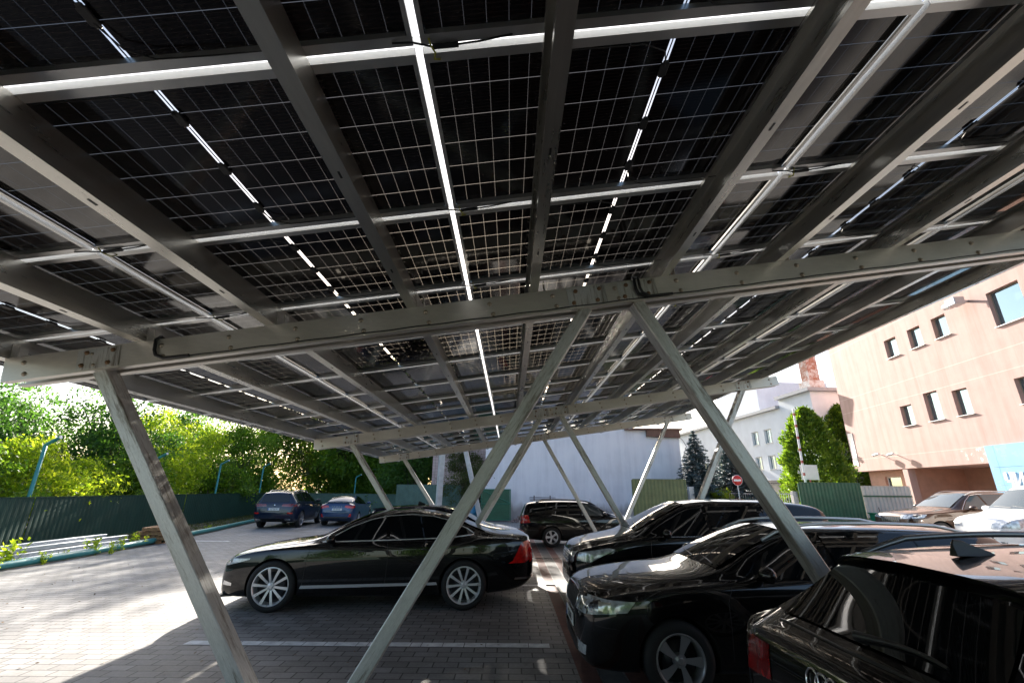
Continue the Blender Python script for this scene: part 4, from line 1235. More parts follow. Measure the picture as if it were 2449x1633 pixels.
def fence(name, pts, z0, z1, mat, label, post_mat, pitch=.11, step=2.6, cat='fence', cap=True, side=1, amp=.011):
    r = empty(name, (pts[0][0], pts[0][1], 0), 0, label, cat)
    off = Vector(r.location)
    mb = MB(); cp = MB()
    for a, b in zip(pts[:-1], pts[1:]):
        corrugated(mb, (a[0]-off.x, a[1]-off.y), (b[0]-off.x, b[1]-off.y), z0, z1, pitch, amp)
        cp.bar((a[0]-off.x, a[1]-off.y, z1+.012), (b[0]-off.x, b[1]-off.y, z1+.012), .045, .02)
        A, B = Vector((*a, 0))-Vector((off.x, off.y, 0)), Vector((*b, 0))-Vector((off.x, off.y, 0)); L = (B-A).length
        nn = Vector((-(B-A).y, (B-A).x, 0))/L
        k = max(1, round(L/step))
        for i in range(k+1):
            p = A+(B-A)*i/k + nn*.055*side
            MB().bb((p.x-.03, p.y-.03, -.05), (p.x+.03, p.y+.03, z1-.02)).build('post', post_mat, r)
    mb.build('sheet_panel', mat, r, fix=False); 
    if cap: cp.build('top_rail', mat, r)
    return r
FL = [(24, -17.5), (-9.5, -17.5), (-12.0, -2), (-13.1, 6.3), (-14.5, 14.6), (-16.1, 23.7), (-17.95, 34.5), (-19.3, 42.3)]  # the run behind the camera is added, unseen, to darken car reflections
fence('corrugated_fence', FL[::-1], .0, 1.46, FGREEN, 'long dark green corrugated metal fence along the left side, below bent teal posts', TEAL, pitch=.2, amp=.0035, side=-1)
fence('corrugated_fence', [(-19.3, 42.3), (-7.9, 37.2)], .0, 1.42, FGREY, 'low grey green corrugated fence at the back, behind the bright blue saloon', FGREY)
fence('corrugated_fence', [(-7.9, 33.0), (-3.3, 31.4)], 0, 2.10, FGREY, 'tall grey green corrugated fence panel left of the open gate', FGREY, step=2.4)
fence('corrugated_fence', [(6.23, 24.0), (8.95, 24.0)], 0, 2.38, FKHAKI, 'khaki corrugated fence panel in front of the lavender grey wall, beside the spruces', FKHAKI, pitch=.19)
fence('corrugated_fence', [(12.28, 20.0), (15.05, 20.25)], 0, 2.20, FMID, 'green corrugated fence in front of the big rounded conifer', FMID, pitch=.16)
r_ = fence('corrugated_fence', [(15.10, 20.3), (17.2, 20.3)], 0, 2.08, FLIGHT, 'pale grey slatted fence next to the green bin and pink building', FLIGHT, pitch=.17)
for z in (1.68, .78):
    MB().bb((0, -.035, z-.03), (2.1, -.018, z+.03)).build('cross_rail', FMID, r_)

# bent teal posts above the left fence
def bent_post(x, y, zb, tip, label=None):
    r = empty('fence_post', (x, y, 0), 0, label, 'post', 'bent teal posts along the left fence')
    mb = MB(); mb.tube([(0, 0, 0), (0, 0, zb-.03), (.02, 0, zb+.01), tip], .055, 10); mb.build('pole', TEAL, r)
    MB().tube([tip, (tip[0]+.03, tip[1], tip[2]+.008)], .05, 10).build('end_cap', simple('white_cap', (.75, .75, .73), .4), r)
PL = ['leftmost and nearest bent teal post, above the dark green fence in front of bright bushes',
      'bent teal post half hidden behind the nearest left strut',
      'bent teal post between the left strut and the dark blue off-road car',
      'bent teal post just above the dark blue off-road car']
for (x, y, zb), l in zip([(-14.60, 14.8, 3.05), (-15.66, 21.0, 3.0), (-16.80, 27.6, 3.1), (-18.0, 34.7, 3.3)], PL):
    bent_post(x-.30, y, zb, (.50, -.12, zb+.22), l)
bent_post(-13.1, 40.0, 2.75, (.45, -.1, 2.95), 'bent teal post behind the bright blue saloon, farthest from the camera')

# teal pipe on the ground
mb = MB(); mb.tube([(-10.9, 4, .10), (-11.25, 9.5, .10), (-11.30, 11.2, .10), (-11.40, 13.3, .10), (-11.70, 15.6, .11), (-12.05, 17.5, .10), (-12.9, 21.6, .10), (-14.05, 26.4, .10), (-15.4, 32, .10)], .085, 14)
tag(mb.build('pipe', TEAL), 'long teal pipe lying on the ground along the edge of the paving', 'pipe')
# bundle of pale steel profiles lying by the fence
STL = simple('pale_steel', (.50, .52, .54), .42, .5, var=.12, vscale=3)
prof = [(-12.85, .18, .18), (-12.62, .07, .12), (-12.40, .14, .10), (-12.15, .06, .11), (-12.75, .32, .12), (-12.5, .26, .10)]
PLB = ['pale steel profile lying against the dark green fence, rear of the flat bundle', 'pale steel profile low in the middle of the bundle by the fence', 'pale steel profile resting on top of the front of the bundle', 'pale steel profile in front of the bundle, next to the teal pipe', 'pale steel profile highest of the bundle beside the dark green fence', 'pale steel profile on top in the middle of the bundle']
for i, (x, z, hh) in enumerate(prof):
    dx = .04*i
    mb = MB(); mb.bar((x+.65+dx*.2, 3.5+i*.3, z), (x+.0, 16.4-.25*i, z), .16, hh)
    tag(mb.build('steel_profile', STL, bevel=.006), PLB[i], 'steel beam', 'steel profiles lying by the left fence')

# stack of wooden pallets
WOOD = simple('pallet_wood', (.30, .155, .065), .75, var=.4, vscale=8, bump=.3, bscale=40)
for k in range(4):
    mb = MB()
    z = .13*k
    for i in range(3): mb.box((-.55+.55*i, 0, z+.05), (.10, .85, .08))
    for i in range(6): mb.box((0, -.36+.145*i, z+.105), (1.25, .115, .022))
    for i in range(3): mb.box((0, -.36+.36*i, z+.010), (1.25, .10, .02))
    o = mb.build('pallet', WOOD); o.location = (-12.1+.04*k, 16.9, 0); o.rotation_euler = (0, 0, rad(97+(-3, 4, -6, 9)[k]))
    tag(o, ['lowest wooden pallet of the stack by the left fence', 'second wooden pallet from the ground in the stack by the left fence', 'wooden pallet next to the top of the stack by the left fence', 'topmost wooden pallet of the stack by the left fence'][k], 'pallet', 'stacked pallets by the fence')

# ------------------------------------------------------------ buildings
def lav_mat():
    m, nt, nd, lk, p = new_mat('lavender_render')
    f = noise(nt, .55, 5, .6); st = noise(nt, 1.0, 6, .65, sc=(3.0, 3.0, .22)); g = noise(nt, 30, 4, .6)
    mix = math_n(nt, 'ADD', math_n(nt, 'MULTIPLY', f, .5), math_n(nt, 'MULTIPLY', st, .5))
    c = ramp(nt, mix, [(.30, (.60, .58, .61)), (.52, (.75, .73, .76)), (.75, (.82, .80, .81))])
    tc = nd.new('ShaderNodeTexCoord'); sx = nd.new('ShaderNodeSeparateXYZ'); lk.new(tc.outputs['Object'], sx.inputs[0])
    d = math_n(nt, 'ADD', sx.outputs[2], math_n(nt, 'MULTIPLY', st, -1.3))       # splash dirt on the foot of the wall
    mm = nd.new('ShaderNodeMix'); mm.data_type = 'RGBA'; mm.blend_type = 'MULTIPLY'; mm.inputs['Factor'].default_value = 1
    lk.new(c, mm.inputs['A']); lk.new(ramp(nt, d, [(.0, (.50, .46, .43)), (.45, (1, 1, 1))]), mm.inputs['B'])
    lk.new(mm.outputs['Result'], p.inputs['Base Color']); p.inputs['Roughness'].default_value = .88
    b = nd.new('ShaderNodeBump'); b.inputs['Strength'].default_value = .3; b.inputs['Distance'].default_value = .012
    lk.new(g, b.inputs['Height']); lk.new(b.outputs[0], p.inputs['Normal'])
    return m
LAV = lav_mat()
PINK = None
def pink_mat():
    m, nt, nd, lk, p = new_mat('pink_render')
    tc = nd.new('ShaderNodeTexCoord'); sx = nd.new('ShaderNodeSeparateXYZ'); lk.new(tc.outputs['Object'], sx.inputs[0])
    z = sx.outputs[2]; g = None
    for zz in (3.97, 7.15, 8.10, 11.6, 12.25):
        q = math_n(nt, 'LESS_THAN', math_n(nt, 'ABSOLUTE', math_n(nt, 'SUBTRACT', z, zz)), .018)
        g = q if g is None else math_n(nt, 'MAXIMUM', g, q)
    f = noise(nt, 1.1, 6, .62); f2 = noise(nt, 26, 4, .6)
    c = ramp(nt, math_n(nt, 'MULTIPLY_ADD', f2, .3, math_n(nt, 'MULTIPLY', f, .7)), [(.3, (.43, .285, .25)), (.7, (.51, .345, .305))])
    mx = nd.new('ShaderNodeMix'); mx.data_type = 'RGBA'; lk.new(g, mx.inputs['Factor']); lk.new(c, mx.inputs['A']); mx.inputs['B'].default_value = (.57, .42, .37, 1)
    # flaking paint on the edge of the overhang near the sign, dirty runs below the sills
    x = sx.outputs[0]; pf = noise(nt, 3.2, 6, .7, sc=(1, 1, .7))
    msk = math_n(nt, 'MULTIPLY', math_n(nt, 'MULTIPLY', math_n(nt, 'GREATER_THAN', x, 8.3), math_n(nt, 'LESS_THAN', x, 10.4)), math_n(nt, 'LESS_THAN', z, 3.95))
    msk = math_n(nt, 'MULTIPLY', msk, math_n(nt, 'GREATER_THAN', math_n(nt, 'ADD', pf, math_n(nt, 'MULTIPLY', math_n(nt, 'SUBTRACT', x, 9.6), .06)), .585))
    m2 = nd.new('ShaderNodeMix'); m2.data_type = 'RGBA'; lk.new(msk, m2.inputs['Factor']); lk.new(mx.outputs['Result'], m2.inputs['A']); m2.inputs['B'].default_value = (.74, .68, .64, 1)
    st = noise(nt, 1.0, 5, .6, sc=(2.6, 2.6, .16))
    m3 = nd.new('ShaderNodeMix'); m3.data_type = 'RGBA'; m3.blend_type = 'MULTIPLY'; m3.inputs['Factor'].default_value = 1
    lk.new(m2.outputs['Result'], m3.inputs['A']); lk.new(ramp(nt, st, [(.32, (.84, .82, .80)), (.55, (1, 1, 1))]), m3.inputs['B'])
    lk.new(m3.outputs['Result'], p.inputs['Base Color']); p.inputs['Roughness'].default_value = .9
    b = nd.new('ShaderNodeBump'); b.inputs['Strength'].default_value = .25; b.inputs['Distance'].default_value = .01
    lk.new(f2, b.inputs['Height']); lk.new(b.outputs[0], p.inputs['Normal'])
    return m
PINK = pink_mat()

def wall_holes(mb, u0, u1, z0, z1, holes, y=0.0, depth=.22, th=.3):
    """wall in the local x-z plane facing -y, with openings and their reveals"""
    us = sorted({u0, u1, *[h[0] for h in holes], *[h[1] for h in holes]}); zs = sorted({z0, z1, *[h[2] for h in holes], *[h[3] for h in holes]})
    for i in range(len(us)-1):
        for j in range(len(zs)-1):
            cu, cz = (us[i]+us[i+1])/2, (zs[j]+zs[j+1])/2
            if any(h[0] < cu < h[1] and h[2] < cz < h[3] for h in holes): continue
            mb.add([(us[i], y, zs[j]), (us[i+1], y, zs[j]), (us[i+1], y, zs[j+1]), (us[i], y, zs[j+1])], [(0, 1, 2, 3)])
    for a, b, c, d in holes:
        D = y+depth
        mb.add([(a, y, c), (a, D, c), (a, D, d), (a, y, d)], [(0, 1, 2, 3)]); mb.add([(b, y, c), (b, y, d), (b, D, d), (b, D, c)], [(0, 1, 2, 3)])
        mb.add([(a, y, d), (a, D, d), (b, D, d), (b, y, d)], [(0, 1, 2, 3)]); mb.add([(a, y, c), (b, y, c), (b, D, c), (a, D, c)], [(0, 1, 2, 3)])

PANE = simple('mirrored_window_glass', (.26, .36, .40), .04, .85)
FRAMEW = simple('white_window_frame', (.72, .72, .71), .45)
FRAMEB = simple('brown_window_frame', (.12, .10, .08), .5)
def window(parent, a, b, c, d, y, fr, sill=True, mull=0, fw=.05, blind=None):
    mb = MB()
    mb.bb((a, y, c), (a+fw, y+.06, d)); mb.bb((b-fw, y, c), (b, y+.06, d)); mb.bb((a+fw, y, d-fw), (b-fw, y+.06, d)); mb.bb((a+fw, y, c), (b-fw, y+.06, c+fw))
    for k in range(mull):
        x = a+(b-a)*(k+1)/(mull+1); mb.bb((x-fw*.6, y+.002, c+fw), (x+fw*.6, y+.058, d-fw))
    w_ = mb.build('window', fr, parent)
    p = MB(); p.bb((a+fw*.5, y+.03, c+fw*.5), (b-fw*.5, y+.036, d-fw*.5)); p.build('pane', PANE, w_)
    if blind: q = MB(); q.bb((a+fw, y+.05, c+(d-c)*.02), (b-fw, y+.055, d)); q.build('blind', blind, w_)
    if sill:
        q = MB(); q.bb((a-.06, -.07, c-.035), (b+.06, y-.003, c-.004)); q.build('sill', FRAMEW, w_)
    return w_

def pink_building():
    # local frame: x along the front from the far corner towards the street side, -y outwards
    d = Vector((22.73-23.87, 21.97-32.32, 0)).normalized()
    rz = math.atan2(d.y, d.x)
    r = empty('pink_building', (23.87, 32.32, 0), rz, 'tall salmon pink building with small square windows and a dark passage at street level', 'building')
    up = [(5.76, 6.77, 9.66, 10.80), (7.74, 8.70, 9.66, 10.80), (9.55, 10.48, 9.66, 10.80), (12.93, 14.5, 9.13, 10.80), (16.4, 17.9, 9.13, 10.80),
          (5.66, 6.58, 5.56, 6.72), (7.62, 8.60, 5.56, 7.10), (9.50, 10.42, 5.56, 6.86), (12.86, 14.4, 5.56, 6.7), (16.4, 17.9, 5.56, 6.7), (20, 21.5, 9.13, 10.8), (20, 21.5, 5.56, 6.7)]
    LEN, DEEP, TOP = 33.0, 12.0, 14.2
    mb = MB(); wall_holes(mb, 0, LEN, 3.2, TOP, up, 0, .24)
    mb.add([(0, 0, 3.2), (0, 0, TOP), (0, DEEP, TOP), (0, DEEP, 3.2)], [(0, 1, 2, 3)]); mb.add([(LEN, 0, 0), (LEN, DEEP, 0), (LEN, DEEP, TOP), (LEN, 0, TOP)], [(0, 1, 2, 3)])
    mb.add([(0, DEEP, 0), (0, DEEP, TOP), (LEN, DEEP, TOP), (LEN, DEEP, 0)], [(0, 1, 2, 3)])
    mb.add([(0, 0, TOP), (LEN, 0, TOP), (LEN, DEEP, TOP), (0, DEEP, TOP)], [(0, 1, 2, 3)])
    mb.add([(0, 0, 3.2), (0, DEEP, 3.2), (LEN, DEEP, 3.2), (LEN, 0, 3.2)], [(0, 1, 2, 3)])
    mb.build('wall', PINK, r, fix=False)
    fr = simple('tan_grey_frame', (.30, .25, .20), .45)
    for a, b, c, dd in up: window(r, a+.004, b-.004, c+.004, dd-.004, .18, fr, fw=.03)
    # street level, set back below the overhang
    g = MB(); wall_holes(g, .7, 4.75, 0, 3.2, [(2.15, 3.6, 1.2, 2.8)], .45, .18)
    g.add([(.7, .45, 0), (.7, .45, 3.2), (.7, 11.9, 3.2), (.7, 11.9, 0)], [(0, 1, 2, 3)])
    g.add([(4.75, .45, 0), (4.75, 3.2, 0), (4.75, 3.2, 3.2), (4.75, .45, 3.2)], [(0, 1, 2, 3)])
    wall_holes(g, 4.75, 10.38, 0, 3.2, [(7.3, 9.4, .1, 2.72)], 3.2, .12)
    g.add([(10.38, .0, 0), (10.38, 3.2, 0), (10.38, 3.2, 3.2), (10.38, .0, 3.2)], [(0, 1, 2, 3)])
    g.add([(10.38, 0, 0), (LEN, 0, 0), (LEN, 0, 3.2), (10.38, 0, 3.2)], [(0, 1, 2, 3)])
    g.build('ground_floor', simple('pink_ground_floor', (.47, .27, .20), .9, var=.12, vscale=2), r, fix=False)
    w_ = window(r, 2.154, 3.596, 1.204, 2.796, .60, FRAMEW, False, 0, .05, None)
    window(r, 7.304, 9.396, .104, 2.716, 3.28, FRAMEW, False, 1, .10)
    MB().bb((4.55, .02, 0), (4.95, .42, 3.19)).build('pillar', PINK, r)
    MB().bb((.10, -.02, 3.56), (.62, -.004, 5.78)).build('white_panel', simple('white_sheet', (.82, .82, .81), .5), r)
    # camera heads on brackets and their fixings
    return r, rz
pb, pb_rz = pink_building()
PBM = Matrix.Translation((23.87, 32.32, 0)) @ Matrix.Rotation(pb_rz, 4, 'Z')
def on_pink(u, y, z): return PBM @ Vector((u, y, z))

def shop_sign():
    r = empty('shop_front_panel', on_pink(10.48, -.10, 0), pb_rz, 'pale blue panelled shop sign with white letters on the pink building', 'sign')
    SB = simple('pale_blue_panel', (.30, .52, .72), .25, var=.05, vscale=1.5)
    for i, (a, b) in enumerate(((0, .46), (.47, 1.95), (1.96, 3.44), (3.45, 4.93))):
        for c, d in ((.4, 1.22), (1.23, 2.20), (2.21, 2.98), (2.99, 3.98)):
            MB().bb((a, 0, c), (b, .07, d)).build('panel', SB, r)
    W_ = simple('white_letter', (.82, .82, .82), .4)
    for txt, x in (('Ч', .62), ('И', 1.05)):
        mb = MB(); z0, z1, t = 2.05, 2.74, .11
        if txt == 'Ч':
            mb.bb((x+.26, -.05, z0), (x+.37, -.002, z1)); mb.bb((x, -.05, z0+.36), (x+.11, -.002, z1)); mb.bb((x+.08, -.05, z0+.27), (x+.27, -.002, z0+.38))
        else:
            mb.bb((x, -.05, z0), (x+.11, -.002, z1)); mb.bb((x+.36, -.05, z0), (x+.47, -.002, z1))
            mb.prism([(x+.10, z0+.02), (x+.10, z0+.17), (x+.37, z1-.02), (x+.37, z1-.17)], -.048, -.004, 'y')
        mb.build('letter', W_, r)
shop_sign()

GREYM = simple('lamp_housing', (.42, .43, .45), .35, .6)
def pink_fittings():
    o = empty('floodlight', on_pink(11.95, 0, 10.85), pb_rz, 'big grey floodlight sticking out of the pink wall beside the large window', 'lamp')
    MB().bb((-.35, -.75, -.18), (.20, -.25, .20)).build('housing', GREYM, o, bevel=.03)
    MB().lathe([(0, -.2), (.14, -.2), (.20, .12), (.20, .16), (0, .16)], 20, 'x', (-.55, -.5, -.02)).build('reflector', simple('lamp_reflector_metal', (.65, .66, .68), .2, .9), o)
    MB().bb((-.05, -.25, -.05), (.05, 0, .05)).build('bracket', GREYM, o)
    for u, z, l in ((3.15, 4.10, 'white security camera on the pink wall, farther from the blue sign'), (4.45, 4.02, 'white security camera on the pink wall, nearer to the blue sign')):
        c = empty('security_camera', on_pink(u, 0, z), pb_rz, l, 'camera', 'security cameras on the pink wall')
        MB().tube([(0, 0, 0), (0, -.22, .03)], .025, 8).build('bracket', FRAMEW, c)
        mb = MB(); mb.tube([(.12, -.27, .06), (-.32, -.34, .0)], .075, 12); mb.build('housing', FRAMEW, c)
        MB().tube([(-.32, -.34, .0), (-.33, -.342, -.001)], .055, 12).build('lens', BLACK, c)
pink_fittings()

def lavender_building():
    r = empty('lavender_building', (4.5, 30, 0), 0, 'long windowless lavender grey building with a brown roof edge behind the black estate', 'building')
    x0, xm, x1 = -6.1, 3.0, 6.55; dp = 8; e = 5.62; hi = 7.55
    def block(a, b, z):
        mb.add([(a, 0, 0), (b, 0, 0), (b, 0, z), (a, 0, z)], [(0, 1, 2, 3)]); mb.add([(b, 0, 0), (b, dp, 0), (b, dp, z), (b, 0, z)], [(0, 1, 2, 3)])
        mb.add([(a, 0, 0), (a, 0, z), (a, dp, z), (a, dp, 0)], [(0, 1, 2, 3)]); mb.add([(a, dp, 0), (a, dp, z), (b, dp, z), (b, dp, 0)], [(0, 1, 2, 3)])
        mb.add([(a, 0, z), (b, 0, z), (b, dp, z), (a, dp, z)], [(0, 1, 2, 3)])
    mb = MB(); block(x0, xm, hi); block(xm+.003, x1, e)
    mb.build('wall', LAV, r, fix=False)
    RB = simple('brown_roof_sheet', (.16, .075, .05), .6, var=.2, vscale=3)
    mb = MB(); mb.bb((xm+.02, -.30, e+.003), (x1+.2, dp, e+.11)); mb.build('roof', RB, r)
    mb = MB(); mb.prism([(4.4, 5.2), (x1+.02, 5.14), (x1+.02, e-.002), (4.4, e-.002)], -.22, -.003, 'y'); mb.build('eaves_board', RB, r)
    mb = MB(); mb.tube([(6.5, -.07, 5.2), (6.75, -.1, 5.0), (6.95, -.1, 4.6), (6.62, -.1, 3.8), (6.60, -.07, 3.4)], .02, 6); mb.build('cable', simple('grey_cable', (.25, .25, .25), .5), r)
lavender_building()

def tile_building():
    m, nt, nd, lk, p = new_mat('pink_tiles')
    tc = nd.new('ShaderNodeTexCoord'); mp = nd.new('ShaderNodeMapping'); mp.inputs['Rotation'].default_value = (rad(90), 0, 0); lk.new(tc.outputs['Object'], mp.inputs[0])
    br = nd.new('ShaderNodeTexBrick'); lk.new(mp.outputs[0], br.inputs['Vector']); br.offset = 0
    br.inputs['Scale'].default_value = 1; br.inputs['Brick Width'].default_value = .20; br.inputs['Row Height'].default_value = .20; br.inputs['Mortar Size'].default_value = .008
    br.inputs['Color1'].default_value = (.50, .34, .31, 1); br.inputs['Color2'].default_value = (.56, .40, .37, 1); br.inputs['Mortar'].default_value = (.20, .13, .12, 1)
    lk.new(br.outputs['Color'], p.inputs['Base Color']); p.inputs['Roughness'].default_value = .5
    r = empty('tiled_building', (-3.9, 33.0, 0), 0, 'pink tiled building behind the gate and leaves, left of the lavender grey wall', 'building')
    mb = MB(); wall_holes(mb, -1.6, 2.25, 0, 6.0, [(.9, 1.75, 1.2, 3.0)], 0, .2)
    mb.add([(-1.6, 0, 0), (-1.6, 0, 6.0), (-1.6, 6, 6.0), (-1.6, 6, 0)], [(0, 1, 2, 3)]); mb.add([(-1.6, 0, 6), (2.25, 0, 6), (2.25, 6, 6), (-1.6, 6, 6)], [(0, 1, 2, 3)])
    mb.build('wall', m, r, fix=False)
    window(r, .904, 1.746, 1.204, 2.996, .12, simple('blue_frame', (.05, .07, .22), .4), False)
tile_building()

PALE = simple('pale_blue_render', (.72, .75, .79), .85, var=.08, vscale=.8, bump=.1)
def pale_building():
    p0 = Vector((22.1, 61.6, 0)); p1 = Vector((23.65, 35.0, 0)); d = (p1-p0).normalized(); rz = math.atan2(d.y, d.x); L = (p1-p0).length
    r = empty('pale_building', p0, rz, 'pale blue white building with tall three pane windows behind the spruces', 'building')
    def u_of(Y): return (61.6-Y)/26.6*L
    wins = []
    for Y in (43.2, 41.2, 38.6):
        u = u_of(Y)
        for z0, z1 in ((3.75, 4.95), (6.0, 7.25)): wins.append((u-.55, u+.55, z0, z1))
    for Y in (47.0, 50.5, 54):
        u = u_of(Y); wins.append((u-.6, u+.6, 3.75, 4.95))
    mb = MB(); ux = u_of(39.0)
    wall_holes(mb, 0, ux, 0, 8.75, [w for w in wins if w[1] < ux], 0, .2); wall_holes(mb, ux, L, 0, 9.45, [w for w in wins if w[0] > ux], 0, .2)
    mb.add([(L, 0, 0), (L, 9, 0), (L, 9, 9.45), (L, 0, 9.45)], [(0, 1, 2, 3)]); mb.add([(0, 0, 0), (0, 0, 8.75), (0, 9, 8.75), (0, 9, 0)], [(0, 1, 2, 3)])
    mb.add([(ux, 0, 8.75), (ux, 9, 8.75), (ux, 9, 9.45), (ux, 0, 9.45)], [(0, 1, 2, 3)])
    mb.build('wall', PALE, r, fix=False)
    for w_ in wins:
        if w_[1] < ux or w_[0] > ux: window(r, w_[0]+.004, w_[1]-.004, w_[2]+.004, w_[3]-.004, .14, FRAMEW, True, 2, .07)
    mb = MB(); mb.bb((-.2, -.35, 8.752), (ux-.004, 9.2, 9.0)); mb.bb((ux, -.35, 9.452), (L+.3, 9.2, 9.72)); mb.build('roof', simple('grey_roof_edge', (.30, .32, .35), .6), r)
    mb = MB(); mb.bb((u_of(52), 1.5, 9.0), (u_of(44.2), 9, 12.4)); mb.build('tower_block', PALE, r)
    mb = MB(); mb.bb((u_of(44), -2.2, 2.55), (u_of(37.5), -.004, 2.75)); mb.build('porch_roof', simple('dark_porch_roof', (.06, .06, .07), .6), r)
    BR = steel_mat('old_red_brick', (.34, .15, .10), .9, 0, (1, 1, 1), stain=(.55, .50, .47), var=.25, scale=6)
    WB = steel_mat('whitewashed_brick', (.62, .58, .55), .9, 0, (1, 1, 1), stain=(.42, .25, .19), var=.2, scale=5)
    ch = MB(); ch.box((0, 0, 12.7), (.95, .95, 4.0)); o = ch.build('chimney', BR, r); o.location = (u_of(37.6), 2.3, 0)
    ch = MB(); ch.box((0, 0, 10.0), (1.32, 1.32, 1.7)); ch.build('chimney_base', WB, o)
    ch = MB(); ch.bb((-.6, -.6, 14.7), (.6, .6, 14.85)); ch.build('chimney_cap', WB, o)
pale_building()

# gate, bin, posts, signs, railings, rods
def gate():
    r = empty('metal_gate', (.03, 29.4, 0), math.pi+.12, 'green sheet metal gate leaf standing open before the lavender grey wall', 'gate')
    mb = MB(); corrugated(mb, (.04, 0), (1.75, 0), .08, 1.82, .07, .008); mb.build('sheet_panel', FMID, r, fix=False)
    f = MB()
    for a, b in (((0, 0, .06), (0, 0, 1.86)), ((1.8, 0, .06), (1.8, 0, 1.86)), ((.03, 0, 1.84), (1.77, 0, 1.84)), ((.03, 0, .08), (1.77, 0, .08)), ((.03, .03, 1.0), (1.77, .03, 1.0)), ((.05, .035, 1.05), (1.75, .035, 1.78))):
        f.tube([a, b], .028, 8)
    f.build('gate_frame', simple('gate_green_paint', (.03, .16, .10), .4), r)
gate()
CONC = simple('pale_concrete', (.50, .49, .47), .85, var=.22, vscale=3, bump=.3, bscale=30)
o = MB().bb((-.13, -.13, 0), (.13, .13, 4.3)).build('concrete_post', CONC, bevel=.015); o.location = (-3.45, 23.0, 0); o.rotation_euler = (rad(.8), rad(.8), .4)
tag(o, 'upright pale concrete post in front of the grey green fence panel', 'post')
o = MB().bar((-2.35, 22.6, 4.2), (-1.25, 22.6, 0), .22, .24, (0, 1, 0)).build('concrete_brace', CONC, bevel=.015)
tag(o, 'leaning pale concrete brace left of the open green gate', 'post')
def barrel():
    r = empty('blue_barrel', (-2.35, 30.2, 0), 0, 'blue barrel holding dark poles in the gate gap', 'barrel')
    MB().lathe([(0, .0), (.26, 0), (.28, .05), (.28, .42), (.30, .45), (.28, .48), (.28, 1.25), (.24, 1.3), (.22, 1.3), (.22, .9), (0, .9)], 24, 'z').build('drum', simple('blue_drum', (.02, .17, .30), .4, var=.15), r)
    for k in range(3): MB().tube([(-.08+.08*k, 0, .95), (-.12+.13*k, .02, 1.62+.07*k)], .035, 8).build('pole', BLACK, r)
barrel()
def bin_():
    r = empty('wheelie_bin', (14.9, 19.3, 0), 0, 'small green bin at the foot of the pale grey fence', 'bin')
    V = []
    for z, s_ in ((.02, .20), (1.0, .27)): V += [(-s_, -s_, z), (s_, -s_, z), (s_, s_, z), (-s_, s_, z)]
    MB().add(V, [(3, 2, 1, 0), (4, 5, 6, 7), (0, 1, 5, 4), (1, 2, 6, 5), (2, 3, 7, 6), (3, 0, 4, 7)]).build('tub', simple('bin_green', (.03, .26, .13), .4), r, bevel=.02)
    MB().bb((-.30, -.30, 1.003), (.30, .30, 1.05)).build('lid', simple('bin_lid_green', (.03, .22, .11), .4), r, bevel=.015)
    for x in (-.2, .2): MB().lathe([(0, -.03), (.09, -.03), (.09, .03), (0, .03)], 16, 'x', (x, .25, .09)).build('wheel', RUBBER, r)
    MB().tube([(.22, .28, .9), (.23, .31, 1.25)], .012, 6).build('handle', BLACK, r)
bin_()
def barrier():
    m, nt, nd, lk, p = new_mat('red_white_bands')
    tc = nd.new('ShaderNodeTexCoord'); sx = nd.new('ShaderNodeSeparateXYZ'); lk.new(tc.outputs['Object'], sx.inputs[0])
    g = math_n(nt, 'GREATER_THAN', math_n(nt, 'FRACT', math_n(nt, 'MULTIPLY', sx.outputs[2], 1.9)), .76)
    lk.new(ramp(nt, g, [(0, (.74, .73, .70)), (1, (.34, .06, .05))]), p.inputs['Base Color']); p.inputs['Roughness'].default_value = .45
    r = empty('road_barrier', (12.9, 20.6, 0), 0, 'raised red and white barrier arm in front of the big rounded conifer', 'barrier')
    o = MB().bb((-.04, -.03, 1.0), (.04, .03, 5.45)).build('arm', m, r, bevel=.006); o.rotation_euler = (0, rad(1.0), 0); o.location = (.0, 0, 0)
    MB().bb((-.16, -.16, 0), (.16, .16, 1.1)).build('cabinet', simple('barrier_orange', (.5, .12, .03), .5), r, bevel=.02)
barrier()
def board():
    r = empty('notice_board', (13.55, 21.2, 0), 0, 'white notice board seen from behind on a red post, above the green fence', 'sign')
    MB().tube([(0, 0, 0), (0, 0, 2.98)], .028, 8).build('post', simple('red_post', (.30, .06, .05), .5), r)
    MB().bb((-.40, -.05, 2.35), (.40, -.03, 3.0)).build('board', simple('board_back', (.62, .61, .60), .5, var=.06), r, bevel=.01)
board()
def no_entry():
    r = empty('road_sign', (12.55, 26.0, 0), 0, 'round red no entry sign on a white post beside the spruces', 'sign')
    MB().tube([(0, 0, 0), (0, 0, 2.4)], .03, 8).build('post', FRAMEW, r)
    MB().lathe([(0, -.045), (.265, -.045), (.28, -.03), (.28, -.02), (0, -.02)], 32, 'y', (0, 0, 2.42)).build('disc', simple('sign_red', (.55, .02, .02), .35), r)
    MB().lathe([(.262, -.048), (.28, -.048), (.28, -.044), (.262, -.044)], 32, 'y', (0, 0, 2.42)).build('rim', FRAMEW, r)
    MB().bb((-.20, -.052, 2.37), (.20, -.047, 2.47)).build('bar', simple('sign_white', (.8, .8, .8), .4), r)
no_entry()
def railing(x0, x1, y, z1, label):
    r = empty('railing', (x0, y, 0), 0, label, 'railing')
    W_ = simple('white_railing', (.62, .63, .64), .5)
    for x in (0, x1-x0): MB().bb((x-.14, -.14, 0), (x+.14, .14, z1+.12)).build('pillar', CONC, r, bevel=.01)
    f = MB()
    for z in (.25, z1-.04): f.bb((.14, -.02, z), (x1-x0-.14, .02, z+.04))
    x = .25
    while x < x1-x0-.2: f.bb((x-.01, -.01, .29), (x+.01, .01, z1-.04)); x += .13
    f.build('bars', W_, r)
